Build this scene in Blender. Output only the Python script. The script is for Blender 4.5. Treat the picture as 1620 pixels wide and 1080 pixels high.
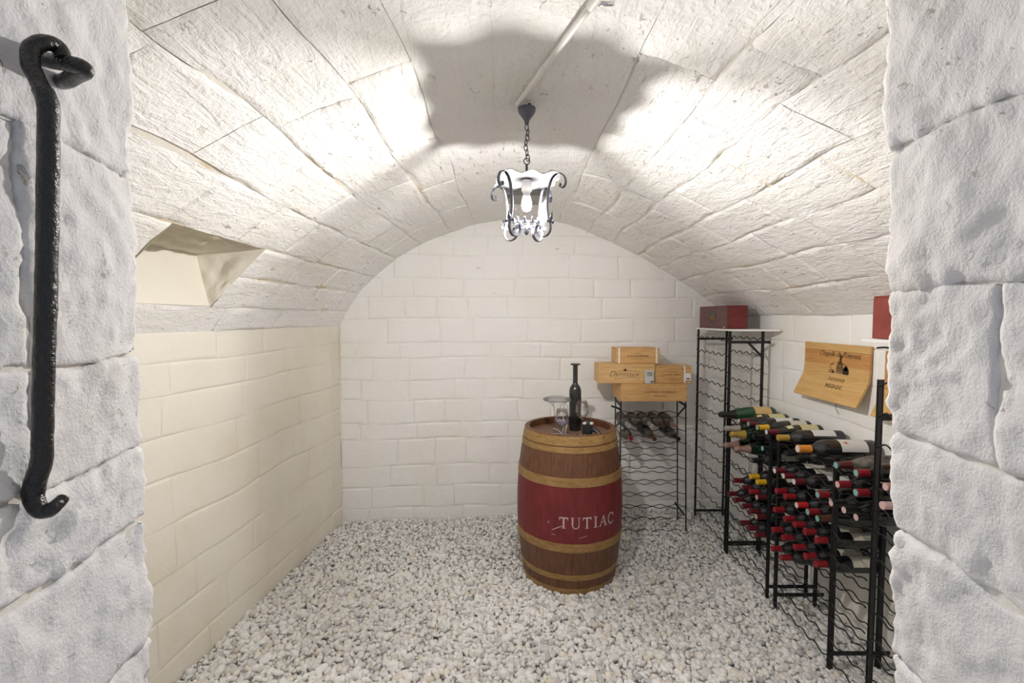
import bpy, math, random
import numpy as np
from mathutils import Vector, Matrix, noise

random.seed(7)
rng = np.random.default_rng(7)
scene = bpy.context.scene
for o in list(bpy.data.objects):
    bpy.data.objects.remove(o, do_unlink=True)
col = scene.collection
PI = math.pi

# ------------------------------------------------------------------ camera, world, exposure
EYE = 1.636                                   # eye height above the gravel
cam_d = bpy.data.cameras.new('camera')
cam_d.sensor_width = 36.0
cam_d.lens = 740 / 1620 * 36.0
cam_d.clip_start = 0.02
cam = bpy.data.objects.new('camera', cam_d)
col.objects.link(cam)
cam.location = (0, 0, EYE)
cam.rotation_euler = (PI / 2 - math.atan(37 / 740), 0, 0)
scene.camera = cam

world = bpy.data.worlds.new('daylight')
scene.world = world
world.use_nodes = True
wb = world.node_tree.nodes['Background']
wb.inputs[0].default_value = (0.72, 0.81, 1.0, 1)
wb.inputs[1].default_value = 0.50

scene.view_settings.view_transform = 'Standard'
scene.view_settings.look = 'None'
scene.view_settings.gamma = 1.0
scene.view_settings.use_curve_mapping = False
scene.view_settings.exposure = 0.0
LAMP = 4250.0                                  # radiance of the lantern's bulb

# ------------------------------------------------------------------ helpers
class MB:
    """collects shapes; build() links them as one mesh object"""
    def __init__(s):
        s.v = []; s.f = []
    def add(s, vs, fs):
        n = len(s.v)
        s.v += [tuple(p) for p in vs]
        s.f += [tuple(i + n for i in f) for f in fs]
        return s
    def box(s, x0, x1, y0, y1, z0, z1, b=0.0):
        if b <= 0:
            vs = [(x, y, z) for z in (z0, z1) for y in (y0, y1) for x in (x0, x1)]
            return s.add(vs, [(0, 2, 3, 1), (4, 5, 7, 6), (0, 1, 5, 4), (2, 6, 7, 3), (0, 4, 6, 2), (1, 3, 7, 5)])
        vs = []; idx = {}
        for cx in (0, 1):
            for cy in (0, 1):
                for cz in (0, 1):
                    X = (x0, x1)[cx]; Y = (y0, y1)[cy]; Z = (z0, z1)[cz]
                    ix = b if cx == 0 else -b; iy = b if cy == 0 else -b; iz = b if cz == 0 else -b
                    for a, p in enumerate(((X, Y + iy, Z + iz), (X + ix, Y, Z + iz), (X + ix, Y + iy, Z))):
                        idx[(cx, cy, cz, a)] = len(vs); vs.append(p)
        fs = []
        for a in range(3):
            o1, o2 = (a + 1) % 3, (a + 2) % 3
            for sgn in (0, 1):
                q = []
                for (p1, p2) in ((0, 0), (1, 0), (1, 1), (0, 1)):
                    c = [0, 0, 0]; c[a] = sgn; c[o1] = p1; c[o2] = p2
                    q.append(idx[(*c, a)])
                fs.append(tuple(q if sgn else q[::-1]))
        for a in range(3):                     # edges parallel to axis a
            o1, o2 = (a + 1) % 3, (a + 2) % 3
            for p1 in (0, 1):
                for p2 in (0, 1):
                    c0 = [0, 0, 0]; c0[o1] = p1; c0[o2] = p2; c1 = list(c0); c1[a] = 1
                    fs.append((idx[(*c0, o1)], idx[(*c1, o1)], idx[(*c1, o2)], idx[(*c0, o2)]))
        for cx in (0, 1):
            for cy in (0, 1):
                for cz in (0, 1):
                    fs.append(tuple(idx[(cx, cy, cz, a)] for a in range(3)))
        return s.add(vs, fs)
    def tube(s, pts, r, seg=8, cap=True, closed=False):
        P = [Vector(p) for p in pts]; n = len(P)
        R = r if isinstance(r, (list, tuple)) else [r] * n
        vs = []; fs = []; up = None
        for i, p in enumerate(P):
            if closed:
                t = P[(i + 1) % n] - P[i - 1]
            else:
                t = P[min(i + 1, n - 1)] - P[max(i - 1, 0)]
            t.normalize()
            if up is None:
                a = Vector((0, 0, 1)) if abs(t.z) < .9 else Vector((1, 0, 0))
                up = (a - t * a.dot(t)).normalized()
            else:
                up = (up - t * up.dot(t)).normalized()
            sd = t.cross(up)
            for k in range(seg):
                an = 2 * PI * k / seg
                vs.append(p + (up * math.cos(an) + sd * math.sin(an)) * R[i])
        for i in range(n if closed else n - 1):
            j = (i + 1) % n
            for k in range(seg):
                l = (k + 1) % seg
                fs.append((i * seg + k, i * seg + l, j * seg + l, j * seg + k))
        if cap and not closed:
            fs.append(tuple(range(seg))[::-1]); fs.append(tuple((n - 1) * seg + k for k in range(seg)))
        return s.add(vs, fs)
    def bar(s, p, q, w, h, up=(0, 0, 1)):
        p = Vector(p); q = Vector(q); t = (q - p).normalized(); u = Vector(up)
        sd = t.cross(u)
        if sd.length < 1e-4:
            sd = t.cross(Vector((0, 1, 0)))
        sd.normalize(); u = sd.cross(t).normalized()
        vs = [c + sd * (a * w / 2) + u * (b * h / 2) for c in (p, q) for (a, b) in ((-1, -1), (1, -1), (1, 1), (-1, 1))]
        return s.add(vs, [(3, 2, 1, 0), (4, 5, 6, 7), (0, 1, 5, 4), (1, 2, 6, 5), (2, 3, 7, 6), (3, 0, 4, 7)])
    def lathe(s, prof, seg=24, axis='z', o=(0, 0, 0), a0=0.0, a1=2 * PI):
        full = abs(a1 - a0 - 2 * PI) < 1e-6
        m = seg if full else seg + 1
        vs = []; fs = []
        for (r, h) in prof:
            for k in range(m):
                an = a0 + (a1 - a0) * k / seg
                c, d = r * math.cos(an), r * math.sin(an)
                p = {'z': (c, d, h), 'x': (h, c, d), '-x': (-h, d, c), 'y': (d, h, c), '-y': (c, -h, d)}[axis]
                vs.append((p[0] + o[0], p[1] + o[1], p[2] + o[2]))
        for i in range(len(prof) - 1):
            for k in range(seg):
                l = (k + 1) % m
                fs.append((i * m + k, i * m + l, (i + 1) * m + l, (i + 1) * m + k))
        return s.add(vs, fs)
    def ribbon(s, pts, wdir, w, t):
        """flat iron strip along pts, width along wdir, thickness t"""
        P = [Vector(p) for p in pts]; W = Vector(wdir).normalized(); n = len(P); vs = []; fs = []
        for i, p in enumerate(P):
            tg = (P[min(i + 1, n - 1)] - P[max(i - 1, 0)]).normalized()
            nn = tg.cross(W).normalized()
            for (a, b) in ((-1, -1), (1, -1), (1, 1), (-1, 1)):
                vs.append(p + W * (a * w / 2) + nn * (b * t / 2))
        for i in range(n - 1):
            for k in range(4):
                l = (k + 1) % 4
                fs.append((i * 4 + k, i * 4 + l, (i + 1) * 4 + l, (i + 1) * 4 + k))
        fs += [(3, 2, 1, 0), tuple((n - 1) * 4 + k for k in range(4))]
        return s.add(vs, fs)
    def build(s, name, mat, parent=None, smooth=False, loc=None):
        me = bpy.data.meshes.new(name)
        me.from_pydata(s.v, [], s.f)
        if mat: me.materials.append(mat)
        if smooth: me.polygons.foreach_set('use_smooth', [True] * len(me.polygons))
        if smooth == 'auto':
            me.polygons.foreach_set('use_smooth', [True] * len(me.polygons))
            me.set_sharp_from_angle(angle=math.radians(40))
        me.update()
        return link(name, me, parent, loc)

def link(name, me, parent=None, loc=None):
    o = bpy.data.objects.new(name, me)
    col.objects.link(o)
    if parent: o.parent = parent
    if loc: o.location = loc
    return o

def tag(o, label, cat, group=None):
    o['label'] = label; o['category'] = cat
    if group: o['group'] = group
    return o

def thing(name, label, cat, loc=(0, 0, 0), group=None):
    o = bpy.data.objects.new(name, None)
    o.empty_display_size = .05
    col.objects.link(o); o.location = loc
    return tag(o, label, cat, group)

def struct(o):
    o['kind'] = 'structure'
    return o

# ------------------------------------------------------------------ materials
def mat(name, color, rough=.5, metal=0.0, spec=.5, coat=0.0):
    m = bpy.data.materials.new(name); m.use_nodes = True
    b = m.node_tree.nodes['Principled BSDF']
    b.inputs['Base Color'].default_value = (*color, 1)
    b.inputs['Roughness'].default_value = rough
    b.inputs['Metallic'].default_value = metal
    b.inputs['Specular IOR Level'].default_value = spec
    b.inputs['Coat Weight'].default_value = coat
    return m

class NT:
    def __init__(s, m):
        s.n = m.node_tree.nodes; s.l = m.node_tree.links; s.b = s.n['Principled BSDF']
    def pos(s, scale=(1, 1, 1), obj=False):
        if obj:
            g = s.n.new('ShaderNodeTexCoord'); out = g.outputs['Object']
        else:
            g = s.n.new('ShaderNodeNewGeometry'); out = g.outputs['Position']
        mp = s.n.new('ShaderNodeMapping'); mp.inputs['Scale'].default_value = scale
        s.l.new(out, mp.inputs['Vector'])
        return mp.outputs[0]
    def noise(s, vec, scale, detail=3, rough=.5, dist=0):
        t = s.n.new('ShaderNodeTexNoise')
        t.inputs['Scale'].default_value = scale; t.inputs['Detail'].default_value = detail
        t.inputs['Roughness'].default_value = rough; t.inputs['Distortion'].default_value = dist
        s.l.new(vec, t.inputs['Vector'])
        return t.outputs['Fac']
    def ramp(s, fac, stops):
        r = s.n.new('ShaderNodeValToRGB')
        e = r.color_ramp.elements
        while len(e) < len(stops): e.new(.5)
        for q, (p, c) in zip(e, stops):
            q.position = p; q.color = (*c, 1) if len(c) == 3 else c
        s.l.new(fac, r.inputs[0])
        return r.outputs[0]
    def mix(s, fac, a, b, mode='MIX'):
        m = s.n.new('ShaderNodeMix'); m.data_type = 'RGBA'; m.blend_type = mode
        for k, v in ((0, fac), (6, a), (7, b)):
            if isinstance(v, (int, float)): m.inputs[k].default_value = v
            elif isinstance(v, tuple): m.inputs[k].default_value = (*v, 1)
            else: s.l.new(v, m.inputs[k])
        return m.outputs[2]
    def math(s, op, a, b=0.0):
        m = s.n.new('ShaderNodeMath'); m.operation = op
        for k, v in ((0, a), (1, b)):
            if isinstance(v, (int, float)): m.inputs[k].default_value = v
            else: s.l.new(v, m.inputs[k])
        return m.outputs[0]
    def color(s, c): s.l.new(c, s.b.inputs['Base Color'])
    def bump(s, h, strength=.3, dist=.01):
        b = s.n.new('ShaderNodeBump'); b.inputs['Strength'].default_value = strength
        b.inputs['Distance'].default_value = dist
        s.l.new(h, b.inputs['Height']); s.l.new(b.outputs[0], s.b.inputs['Normal'])

def whitewash(name, white, cream, strokes=(1, 1, 1), sstr=.5, fine=90, strength=.5, dist=.006, stain=(.45, .75), famp=.22, flecks=None):
    m = mat(name, white, .85, spec=.2); t = NT(m)
    p = t.pos()
    st = t.noise(p, 2.3, 5, .62)
    base = t.ramp(st, [(stain[0], white), (stain[1], cream)])
    fl = None
    if flecks:                                 # little losses of paint that show the ochre stone
        patch = t.ramp(t.noise(p, 3.1, 3, .6), [(.42, (0, 0, 0)), (.62, (1, 1, 1))])
        fl = t.math('MULTIPLY', t.ramp(t.noise(t.pos(flecks[2]), flecks[0], 6, .72, .4), [(flecks[1], (0, 0, 0)), (flecks[1] + .035, (1, 1, 1))]), patch)
        base = t.mix(t.math('MULTIPLY', fl, .6), base, (.60, .49, .32))
    t.color(base)
    a = t.noise(p, fine, 4, .6)
    b = t.noise(p, 14, 5, .6)
    c = t.noise(t.pos(strokes), 9, 4, .65, .6)
    h = t.math('ADD', t.math('MULTIPLY', a, famp), t.math('ADD', t.math('MULTIPLY', b, .7), t.math('MULTIPLY', c, sstr)))
    if fl: h = t.math('SUBTRACT', h, t.math('MULTIPLY', fl, .5))
    t.bump(h, strength, dist)
    return m

def wood(name, light, dark, grain=(1, 1, 1), scale=8, rough=.55, obj=False, bump=.15):
    m = mat(name, light, rough, spec=.35); t = NT(m)
    p = t.pos(grain, obj)
    a = t.noise(p, scale, 6, .65, .8)
    t.color(t.ramp(a, [(.3, dark), (.62, light)]))
    t.bump(a, bump, .003)
    return m

WHITE = (.92, .905, .885); CREAM = (.86, .82, .73)
M = {}
M['vault'] = whitewash('whitewashed_vault', WHITE, (.88, .85, .79), (3, .7, 2), .9, 70, 1.0, .011, (.45, .75), .35, (26, .625, (1.6, .6, 1)))
M['backwall'] = whitewash('whitewashed_back_wall', WHITE, (.89, .865, .81), (.8, .8, 3), .35, 60, .75, .008, (.45, .75), .22, (22, .66, (.5, .5, 2)))
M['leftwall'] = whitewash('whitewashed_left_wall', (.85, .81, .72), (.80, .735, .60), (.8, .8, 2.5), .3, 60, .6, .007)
M['rightwall'] = whitewash('whitewashed_right_wall', WHITE, CREAM, (.8, .8, 2.5), .3, 60, .6, .007)
M['joint'] = whitewash('joint_mortar', (.84, .80, .72), (.66, .53, .33), (1, 1, 1), .3, 60, .6, .008, (.50, .66))
M['joint_pale'] = whitewash('pale_joint_mortar', (.85, .82, .76), (.76, .68, .53), (1, 1, 1), .3, 60, .6, .008, (.45, .7))
M['jamb'] = whitewash('whitewashed_jamb', (.77, .76, .765), (.74, .71, .66), (1, 1, 1), .8, 260, .85, .005, (.5, .8), .36, (48, .63, (1, 1, 1)))
M['jamb_joint'] = whitewash('jamb_mortar', (.80, .78, .75), (.62, .55, .42), (1, 1, 1), .4, 160, .8, .006, (.45, .66))
M['niche'] = whitewash('shaded_niche_wash', (.72, .67, .56), (.58, .50, .36), (1, 1, 1), .5, 60, .8, .01, (.4, .7))  # darker colour with the shade of the downward-facing niche top painted in

PEB = [(0, (.50, .50, .51)), (.08, (.70, .69, .68)), (.40, (.87, .86, .84)), (.84, (.92, .91, .895)), (.95, (.85, .79, .69)), (1, (.68, .62, .55))]
m = mat('gravel', (.7, .68, .64), .8, spec=.25); t = NT(m)
g = t.n.new('ShaderNodeNewGeometry')
c1 = t.ramp(g.outputs['Random Per Island'], PEB)
c2 = t.ramp(t.noise(t.pos(), 90, 3), [(.3, (.86, .86, .86)), (.7, (1, 1, 1))])
t.color(t.mix(1.0, c1, c2, 'MULTIPLY')); M['gravel'] = m
m = mat('pebble', (.7, .68, .64), .8, spec=.25); t = NT(m)
oi = t.n.new('ShaderNodeObjectInfo')
t.color(t.ramp(oi.outputs['Random'], PEB))
M['pebble'] = m
M['bed'] = mat('gravel_bed', (.70, .68, .65), .9, spec=.1)

M['iron'] = mat('black_painted_iron', (.012, .012, .013), .55, .0, .4)
M['wire'] = mat('black_wire', (.010, .010, .010), .45, .0, .4)
m = mat('black_gloss_iron', (.004, .004, .005), .2, 0, .6, 0); t = NT(m)
t.bump(t.noise(t.pos(), 260, 3, .6), .55, .004); M['gloss_iron'] = m
M['lantern'] = mat('lantern_iron', (.10, .10, .13), .45, .3, .5)
M['capplate'] = mat('lantern_cap_metal', (.10, .10, .105), .45, .2, .5)
M['plastic'] = mat('white_plastic_conduit', (.80, .775, .73), .45)
M['chrome'] = mat('chrome', (.75, .75, .77), .12, 1.0)
M['silver'] = mat('silver_plastic', (.62, .63, .65), .35, .3)
M['lcd'] = mat('lcd_screen', (.33, .38, .31), .25)
M['black'] = mat('black_plastic', (.015, .015, .017), .4)
M['white'] = mat('white_paper', (.78, .77, .74), .7)
M['board'] = mat('white_laminate_board', (.82, .81, .78), .5)

def bottle_glass(name, c, rough=.2):
    return mat(name, c, rough, 0, .8)
M['bordeaux'] = bottle_glass('dark_bottle_glass', (.008, .009, .010))
M['burgundy'] = bottle_glass('olive_black_bottle_glass', (.012, .014, .009), .18)
M['champagne'] = bottle_glass('green_bottle_glass', (.006, .022, .010))
M['green'] = bottle_glass('bright_green_bottle_glass', (.010, .060, .022))
m = mat('dusty_bottle_glass', (.05, .048, .044), .55); t = NT(m)
t.color(t.ramp(t.noise(t.pos((1, 1, 1), True), 30, 4), [(.32, (.025, .025, .024)), (.65, (.19, .17, .145))])); M['dusty'] = m
CAPS = {'dark red': (.115, .010, .018), 'red': (.24, .012, .020), 'bright red': (.48, .02, .02), 'yellow': (.72, .42, .02),
        'gold': (.42, .27, .05), 'orange': (.62, .22, .03), 'black': (.012, .012, .012), 'silver': (.42, .38, .34),
        'rose': (.40, .24, .20), 'brown': (.10, .04, .025), 'maroon': (.09, .012, .016), 'teal': (.18, .42, .38), 'pink': (.62, .42, .42), 'pale': (.6, .58, .56)}
for k, c in CAPS.items():
    M['cap ' + k] = mat(k.replace(' ', '_') + '_foil', c, .33, .25 if k in ('gold', 'silver', 'rose', 'yellow') else .05)
m = mat('cream_label', (.66, .62, .53), .7); t = NT(m)
t.color(t.ramp(t.noise(t.pos((1, 1, 1), True), 60, 3), [(.4, (.68, .64, .55)), (.7, (.55, .51, .42))])); M['label'] = m
M['label white'] = mat('white_label', (.70, .68, .66), .7)
M['label yellow'] = mat('yellowed_label', (.62, .56, .30), .7)
M['label tan'] = mat('tan_label', (.62, .42, .18), .7)
M['ink'] = mat('brown_branding_ink', (.065, .028, .012), .8)
M['ink black'] = mat('black_branding_ink', (.03, .016, .010), .8)
M['chalk'] = mat('white_stencil_paint', (.54, .42, .41), .85)

M['pine'] = wood('pine_crate_wood', (.66, .40, .17), (.52, .28, .10), (1.2, 9, 14), 4)
M['pine2'] = wood('pale_pine_crate_wood', (.68, .45, .21), (.56, .33, .13), (1.2, 9, 14), 4)
M['pine_panel'] = wood('golden_pine_panel', (.66, .42, .17), (.55, .31, .10), (9, 1.2, 14), 4)
M['pine_panel2'] = wood('orange_pine_panel', (.62, .33, .12), (.47, .21, .06), (9, 1.2, 14), 4)
M['mahogany'] = wood('mahogany_box', (.15, .052, .048), (.10, .034, .034), (2, 2, 14), 5, .35)
M['mahogany2'] = wood('red_mahogany_box', (.20, .036, .036), (.13, .024, .025), (2, 2, 14), 5, .35)
M['hoop'] = wood('tan_hoop', (.36, .22, .085), (.22, .115, .035), (3, 3, 10), 6, .5, True)
M['head'] = wood('barrel_head_oak', (.20, .115, .075), (.11, .055, .035), (14, 1.2, 1), 4, .6, True)

# oak staves with the painted red belly and worn patches
m = mat('oak_stave', (.2, .1, .06), .5, spec=.4); t = NT(m)
g = t.pos((14, 14, 1.3), True)
grain = t.ramp(t.noise(g, 5, 5, .65), [(.3, (.085, .034, .017)), (.7, (.19, .085, .042))])
red = t.ramp(t.noise(t.pos((8, 8, 2), True), 5, 4), [(.3, (.135, .014, .018)), (.7, (.20, .024, .027))])
sx = t.n.new('ShaderNodeSeparateXYZ'); tc = t.n.new('ShaderNodeTexCoord'); t.l.new(tc.outputs['Object'], sx.inputs[0])
z = sx.outputs['Z']
band = t.math('MULTIPLY', t.math('GREATER_THAN', z, .300), t.math('LESS_THAN', z, .680))
base = t.mix(band, grain, red)
wear = t.ramp(t.noise(t.pos((9, 9, 3), True), 6, 5, .7), [(.70, (0, 0, 0)), (.78, (1, 1, 1))])
base = t.mix(t.math('MULTIPLY', wear, .45), base, (.42, .28, .20))
t.color(base); t.bump(t.noise(g, 6, 5, .6), .2, .003); M['stave'] = m
m = mat('stave_end', (.20, .12, .08), .7); M['stave_end'] = m

def clear_glass(name, tint=(1, 1, 1), gloss=.12, rough=.02, edge=.55):
    m = bpy.data.materials.new(name); m.use_nodes = True
    n = m.node_tree.nodes; l = m.node_tree.links
    n.clear()
    out = n.new('ShaderNodeOutputMaterial'); mx = n.new('ShaderNodeMixShader')
    tr = n.new('ShaderNodeBsdfTransparent'); gl = n.new('ShaderNodeBsdfGlossy'); fr = n.new('ShaderNodeFresnel')
    tr.inputs[0].default_value = (*tint, 1); gl.inputs['Roughness'].default_value = rough
    fr.inputs['IOR'].default_value = 1.5
    ma = n.new('ShaderNodeMath'); ma.operation = 'MULTIPLY_ADD'; ma.inputs[1].default_value = edge; ma.inputs[2].default_value = gloss
    l.new(fr.outputs[0], ma.inputs[0]); l.new(ma.outputs[0], mx.inputs[0])
    l.new(tr.outputs[0], mx.inputs[1]); l.new(gl.outputs[0], mx.inputs[2]); l.new(mx.outputs[0], out.inputs[0])
    return m, mx, n, l
M['glass'], _, _, _ = clear_glass('clear_glass', (.985, .985, .988), .02, .02, .45)
M['frosted_glass'], _, _, _ = clear_glass('frosted_glass_skirt', (.47, .47, .47), .0, .3, .02)
M['lantern_glass'], _mx, _n, _l = clear_glass('hammered_glass', (.95, .95, .95), .0, .15, .05)
_nz = _n.new('ShaderNodeTexNoise'); _nz.inputs['Scale'].default_value = 70
_bp = _n.new('ShaderNodeBump'); _bp.inputs['Strength'].default_value = .6; _bp.inputs['Distance'].default_value = .01
_l.new(_nz.outputs['Fac'], _bp.inputs['Height'])
_l.new(_bp.outputs[0], [q for q in _n if q.type == 'BSDF_GLOSSY'][0].inputs['Normal'])
m = bpy.data.materials.new('glowing_bulb'); m.use_nodes = True
_n = m.node_tree.nodes; _n.clear(); _o = _n.new('ShaderNodeOutputMaterial'); _e = _n.new('ShaderNodeEmission')
_e.inputs[0].default_value = (1.0, .965, .925, 1); _e.inputs[1].default_value = LAMP
m.node_tree.links.new(_e.outputs[0], _o.inputs[0]); M['bulb'] = m

# ------------------------------------------------------------------ the room shell
YF = .60                                       # inner face of the door wall
def XL(y): return -1.365 - .0866 * (3.70 - y)  # the left wall narrows towards the back
XR = 1.80
def YB(x): return 3.70 + (x + 1.365) / 3.165 * .20
PROF = [(-1.365, 1.571), (-1.325, 1.655), (-1.265, 1.756), (-1.149, 1.907), (-.94, 2.083), (-.71, 2.224), (-.479, 2.316), (-.248, 2.389),
        (.081, 2.428), (.414, 2.397), (.704, 2.293), (.946, 2.188), (1.189, 2.061), (1.442, 1.907), (1.60, 1.798), (1.72, 1.715), (1.80, 1.65)]
def catmull(P, n=12):
    out = []
    for i in range(len(P) - 1):
        p0 = P[max(i - 1, 0)]; p1 = P[i]; p2 = P[i + 1]; p3 = P[min(i + 2, len(P) - 1)]
        for k in range(n):
            s = k / n
            out.append(tuple(.5 * (2 * b + (c - a) * s + (2 * a - 5 * b + 4 * c - d) * s * s + (3 * b - a - 3 * c + d) * s ** 3)
                             for a, b, c, d in zip(p0, p1, p2, p3)))
    out.append(P[-1]); return out
DENSE = catmull(PROF)
ARC = [0.0]
for a, b in zip(DENSE, DENSE[1:]): ARC.append(ARC[-1] + math.dist(a, b))
ALEN = ARC[-1]
def prof(u):
    u = min(max(u, 0), ALEN)
    i = int(np.searchsorted(ARC, u)) - 1
    i = min(max(i, 0), len(DENSE) - 2)
    k = (u - ARC[i]) / (ARC[i + 1] - ARC[i])
    return tuple(DENSE[i][j] * (1 - k) + DENSE[i + 1][j] * k for j in (0, 1))
def u_of_z_left(z):
    for u in np.linspace(0, ALEN / 2, 800):
        if prof(u)[1] >= z: return float(u)
def vault_pt(u, y):
    x, z = prof(u)
    t = (x + 1.365) / 3.165
    return Vector((x + (XL(y) + 1.365) * (1 - min(max(t, 0), 1)) ** 12, y, z))
def vault_n(u, y):
    a = vault_pt(u + .01, y) - vault_pt(u - .01, y); b = Vector((0, 1, 0))
    n = a.cross(b).normalized()
    return n if n.z < 0 or abs(n.z) < .2 and n.x * (u - ALEN / 2) < 0 else -n
def vault_z(x, y):
    xx = max(x, -1.364)
    for a, b in zip(DENSE, DENSE[1:]):
        if a[0] <= xx <= b[0]:
            return a[1] + (b[1] - a[1]) * (xx - a[0]) / max(b[0] - a[0], 1e-6)
    return 1.57

def stone(mp, nf, a0, a1, b0, b1, parent, mt, proud=.006, gap=.004, bevel=.012, n=5, jit=.006, depth=.012, name='stone_block', rough=.0025, warp=.012, joint_lip=0.0):
    """one dressed stone on a surface: mp(a,b) gives the point, nf(a,b) the inward normal"""
    seed = random.random() * 100
    j = [random.uniform(-jit, jit) for _ in range(8)]
    def edge(s, k0, k1):                       # uneven edges
        return (noise.noise(Vector((s * 2.2, seed + k0, 0))) + .9 * noise.noise(Vector((s * 9, seed + k0, 4)))) * jit * 1.5 + j[k1] * .6
    N = n + 4; vs = []; fs = []
    fr = lambda i: 0 if i <= 2 else 1 if i >= N - 3 else (i - 2) / (n - 1)
    for i in range(N):
        for k in range(N):
            lev = min(i, k, N - 1 - i, N - 1 - k, 2)
            fi = fr(i); fk = fr(k)
            ia = (gap, gap + bevel, gap + bevel * 3)[min(i, N - 1 - i, 2)]; ib = (gap, gap + bevel, gap + bevel * 3)[min(k, N - 1 - k, 2)]
            A0 = a0 + ia + abs(edge(fk, 1, 0)); A1 = a1 - ia - abs(edge(fk, 5, 1))
            B0 = b0 + ib + abs(edge(fi, 9, 2)); B1 = b1 - ib - abs(edge(fi, 13, 3))
            a = A0 + (A1 - A0) * fi; b = B0 + (B1 - B0) * fk
            wa = a0 if i == 0 else a1 if i == N - 1 else a; wb_ = b0 if k == 0 else b1 if k == N - 1 else b
            fill = max(0.0, min(1.0, .42 + 1.5 * noise.fractal(Vector((wa * 4.5, wb_ * 4.5, 5.5)), .8, 2, 3)))
            if lev == 0: a += (wa - a) * .8; b += (wb_ - b) * .8
            h = proud * .4 - depth * fill * fill if lev == 0 else proud + rough * 2 * noise.noise(Vector((a * 6 + seed, b * 6, seed))) - (.0006 if lev == 1 else 0)
            if lev == 0: h += joint_lip
            a += warp * noise.noise(Vector((b * 1.9, a * 1.3, 7.7))); b += warp * noise.noise(Vector((a * 1.9, b * 1.3, 2.2)))
            vs.append(mp(a, b) + nf(a, b) * h)
    for i in range(N - 1):
        for k in range(N - 1):
            fs.append((i * N + k, (i + 1) * N + k, (i + 1) * N + k + 1, i * N + k + 1))
    mb = MB(); mb.add(vs, fs)
    return mb.build(name, mt, parent, True)

def courses(total, lo, hi, fixed=None):
    out = [0.0]
    while out[-1] < total - lo * .6:
        out.append(out[-1] + random.uniform(lo, hi))
    k = total / out[-1]
    return [q * k for q in out]

# ceiling: barrel vault, with a pocket cut into its left haunch
NY0, NY1, NZT = 1.62, 2.20, 1.955
UC, UB = u_of_z_left(1.690), u_of_z_left(NZT)
mb = MB()
ucs = [0, UC, (UC + UB) / 2, UB]
rest = courses(ALEN - UB, .20, .29)
ucs += [UB + r for r in rest[1:]]
ugrid = []
for a, b in zip(ucs, ucs[1:]): ugrid += [a + (b - a) * k / 4 for k in range(4)]
ugrid.append(ALEN)
ygrid = [.55, .9, 1.25, NY0, 1.9, NY1, 2.5, 2.8, 3.1, 3.4, 3.7, 4.02]
nv = len(ygrid)
vs = [vault_pt(u, y) - vault_n(u, y) * .0055 for u in ugrid for y in ygrid]
fs = []
for i in range(len(ugrid) - 1):
    for k in range(nv - 1):
        um = (ugrid[i] + ugrid[i + 1]) / 2; ym = (ygrid[k] + ygrid[k + 1]) / 2
        if UC < um < UB and NY0 < ym < NY1: continue
        fs.append((i * nv + k, (i + 1) * nv + k, (i + 1) * nv + k + 1, i * nv + k + 1))
mb.add(vs, fs)
ceiling = struct(mb.build('ceiling', M['joint'], None, True))
for ci, (a, b) in enumerate(zip(ucs, ucs[1:])):
    off = random.uniform(0, .5)
    ys = [.60]
    if ci in (1, 2):
        ys = [.60, 1.1, NY0, NY1, 2.62, 3.05, 3.5, 4.0]
    else:
        y = .60 + off * .6 + .15; 
        while y < 3.85:
            ys.append(y); y += random.uniform(.34, .62)
        ys.append(4.0)
    for y0, y1 in zip(ys, ys[1:]):
        if ci in (1, 2) and y0 >= NY0 - .01 and y1 <= NY1 + .01: continue
        mid = abs((a + b) / 2 - ALEN * .47) < .42   # the crown is plastered nearly smooth
        stone(vault_pt, vault_n, a, b, y0, y1, ceiling, M['vault'], proud=random.uniform(0, .0008) if mid else random.uniform(.0, .004),
              gap=.0002 if mid else .0008, bevel=.007 if mid else .0075, n=9, jit=.0015 if mid else .007, depth=.0012 if mid else .012, warp=.010 if ci < 4 else .035,
              rough=.001 if mid else .003)
# the pocket: upright back, two cheeks, flat top
xi = XL(2.2) + .03
mb = MB()
p = {}
for nm, y in (('n', NY0), ('f', NY1)):
    xb = XL(y) + .02
    tb = vault_pt(UB, y) - vault_n(UB, y) * .0055; tc_ = vault_pt(UC, y) - vault_n(UC, y) * .0055
    p[nm] = (tb, Vector((xb, y, NZT - .02)), Vector((xb + .055, y, 1.690)), tc_)
def sub_quad(mb, A, B, C, D, n=10, amp=.008):
    vs = []; fs = []
    nn = (B - A).cross(D - A).normalized()
    for i in range(n + 1):
        for k in range(n + 1):
            u, v = i / n, k / n
            q = (A * (1 - u) + B * u) * (1 - v) + (D * (1 - u) + C * u) * v
            e = min(u, 1 - u, v, 1 - v)
            vs.append(q + nn * (noise.fractal(q * 14, 1, 2, 4) * amp * min(1, e * 6)))
    for i in range(n):
        for k in range(n):
            fs.append((i * (n + 1) + k, (i + 1) * (n + 1) + k, (i + 1) * (n + 1) + k + 1, i * (n + 1) + k + 1))
    mb.add(vs, fs)
mb2 = MB(); sub_quad(mb2, p['n'][1], p['f'][1], p['f'][2], p['n'][2])
mb2.build('niche_back', M['leftwall'], ceiling, True)
mb2 = MB(); sub_quad(mb2, p['n'][0], p['f'][0], p['f'][1], p['n'][1], 16, .03)
mb2.build('niche_top', M['niche'], ceiling, True)
for nm in 'nf':
    A, B, C, D = p[nm]
    mb2 = MB(); sub_quad(mb2, A, B, C, D, 16, .018)
    mb2.build('niche_cheek', M['leftwall'] if nm == 'f' else M['niche'], ceiling, True)

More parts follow.
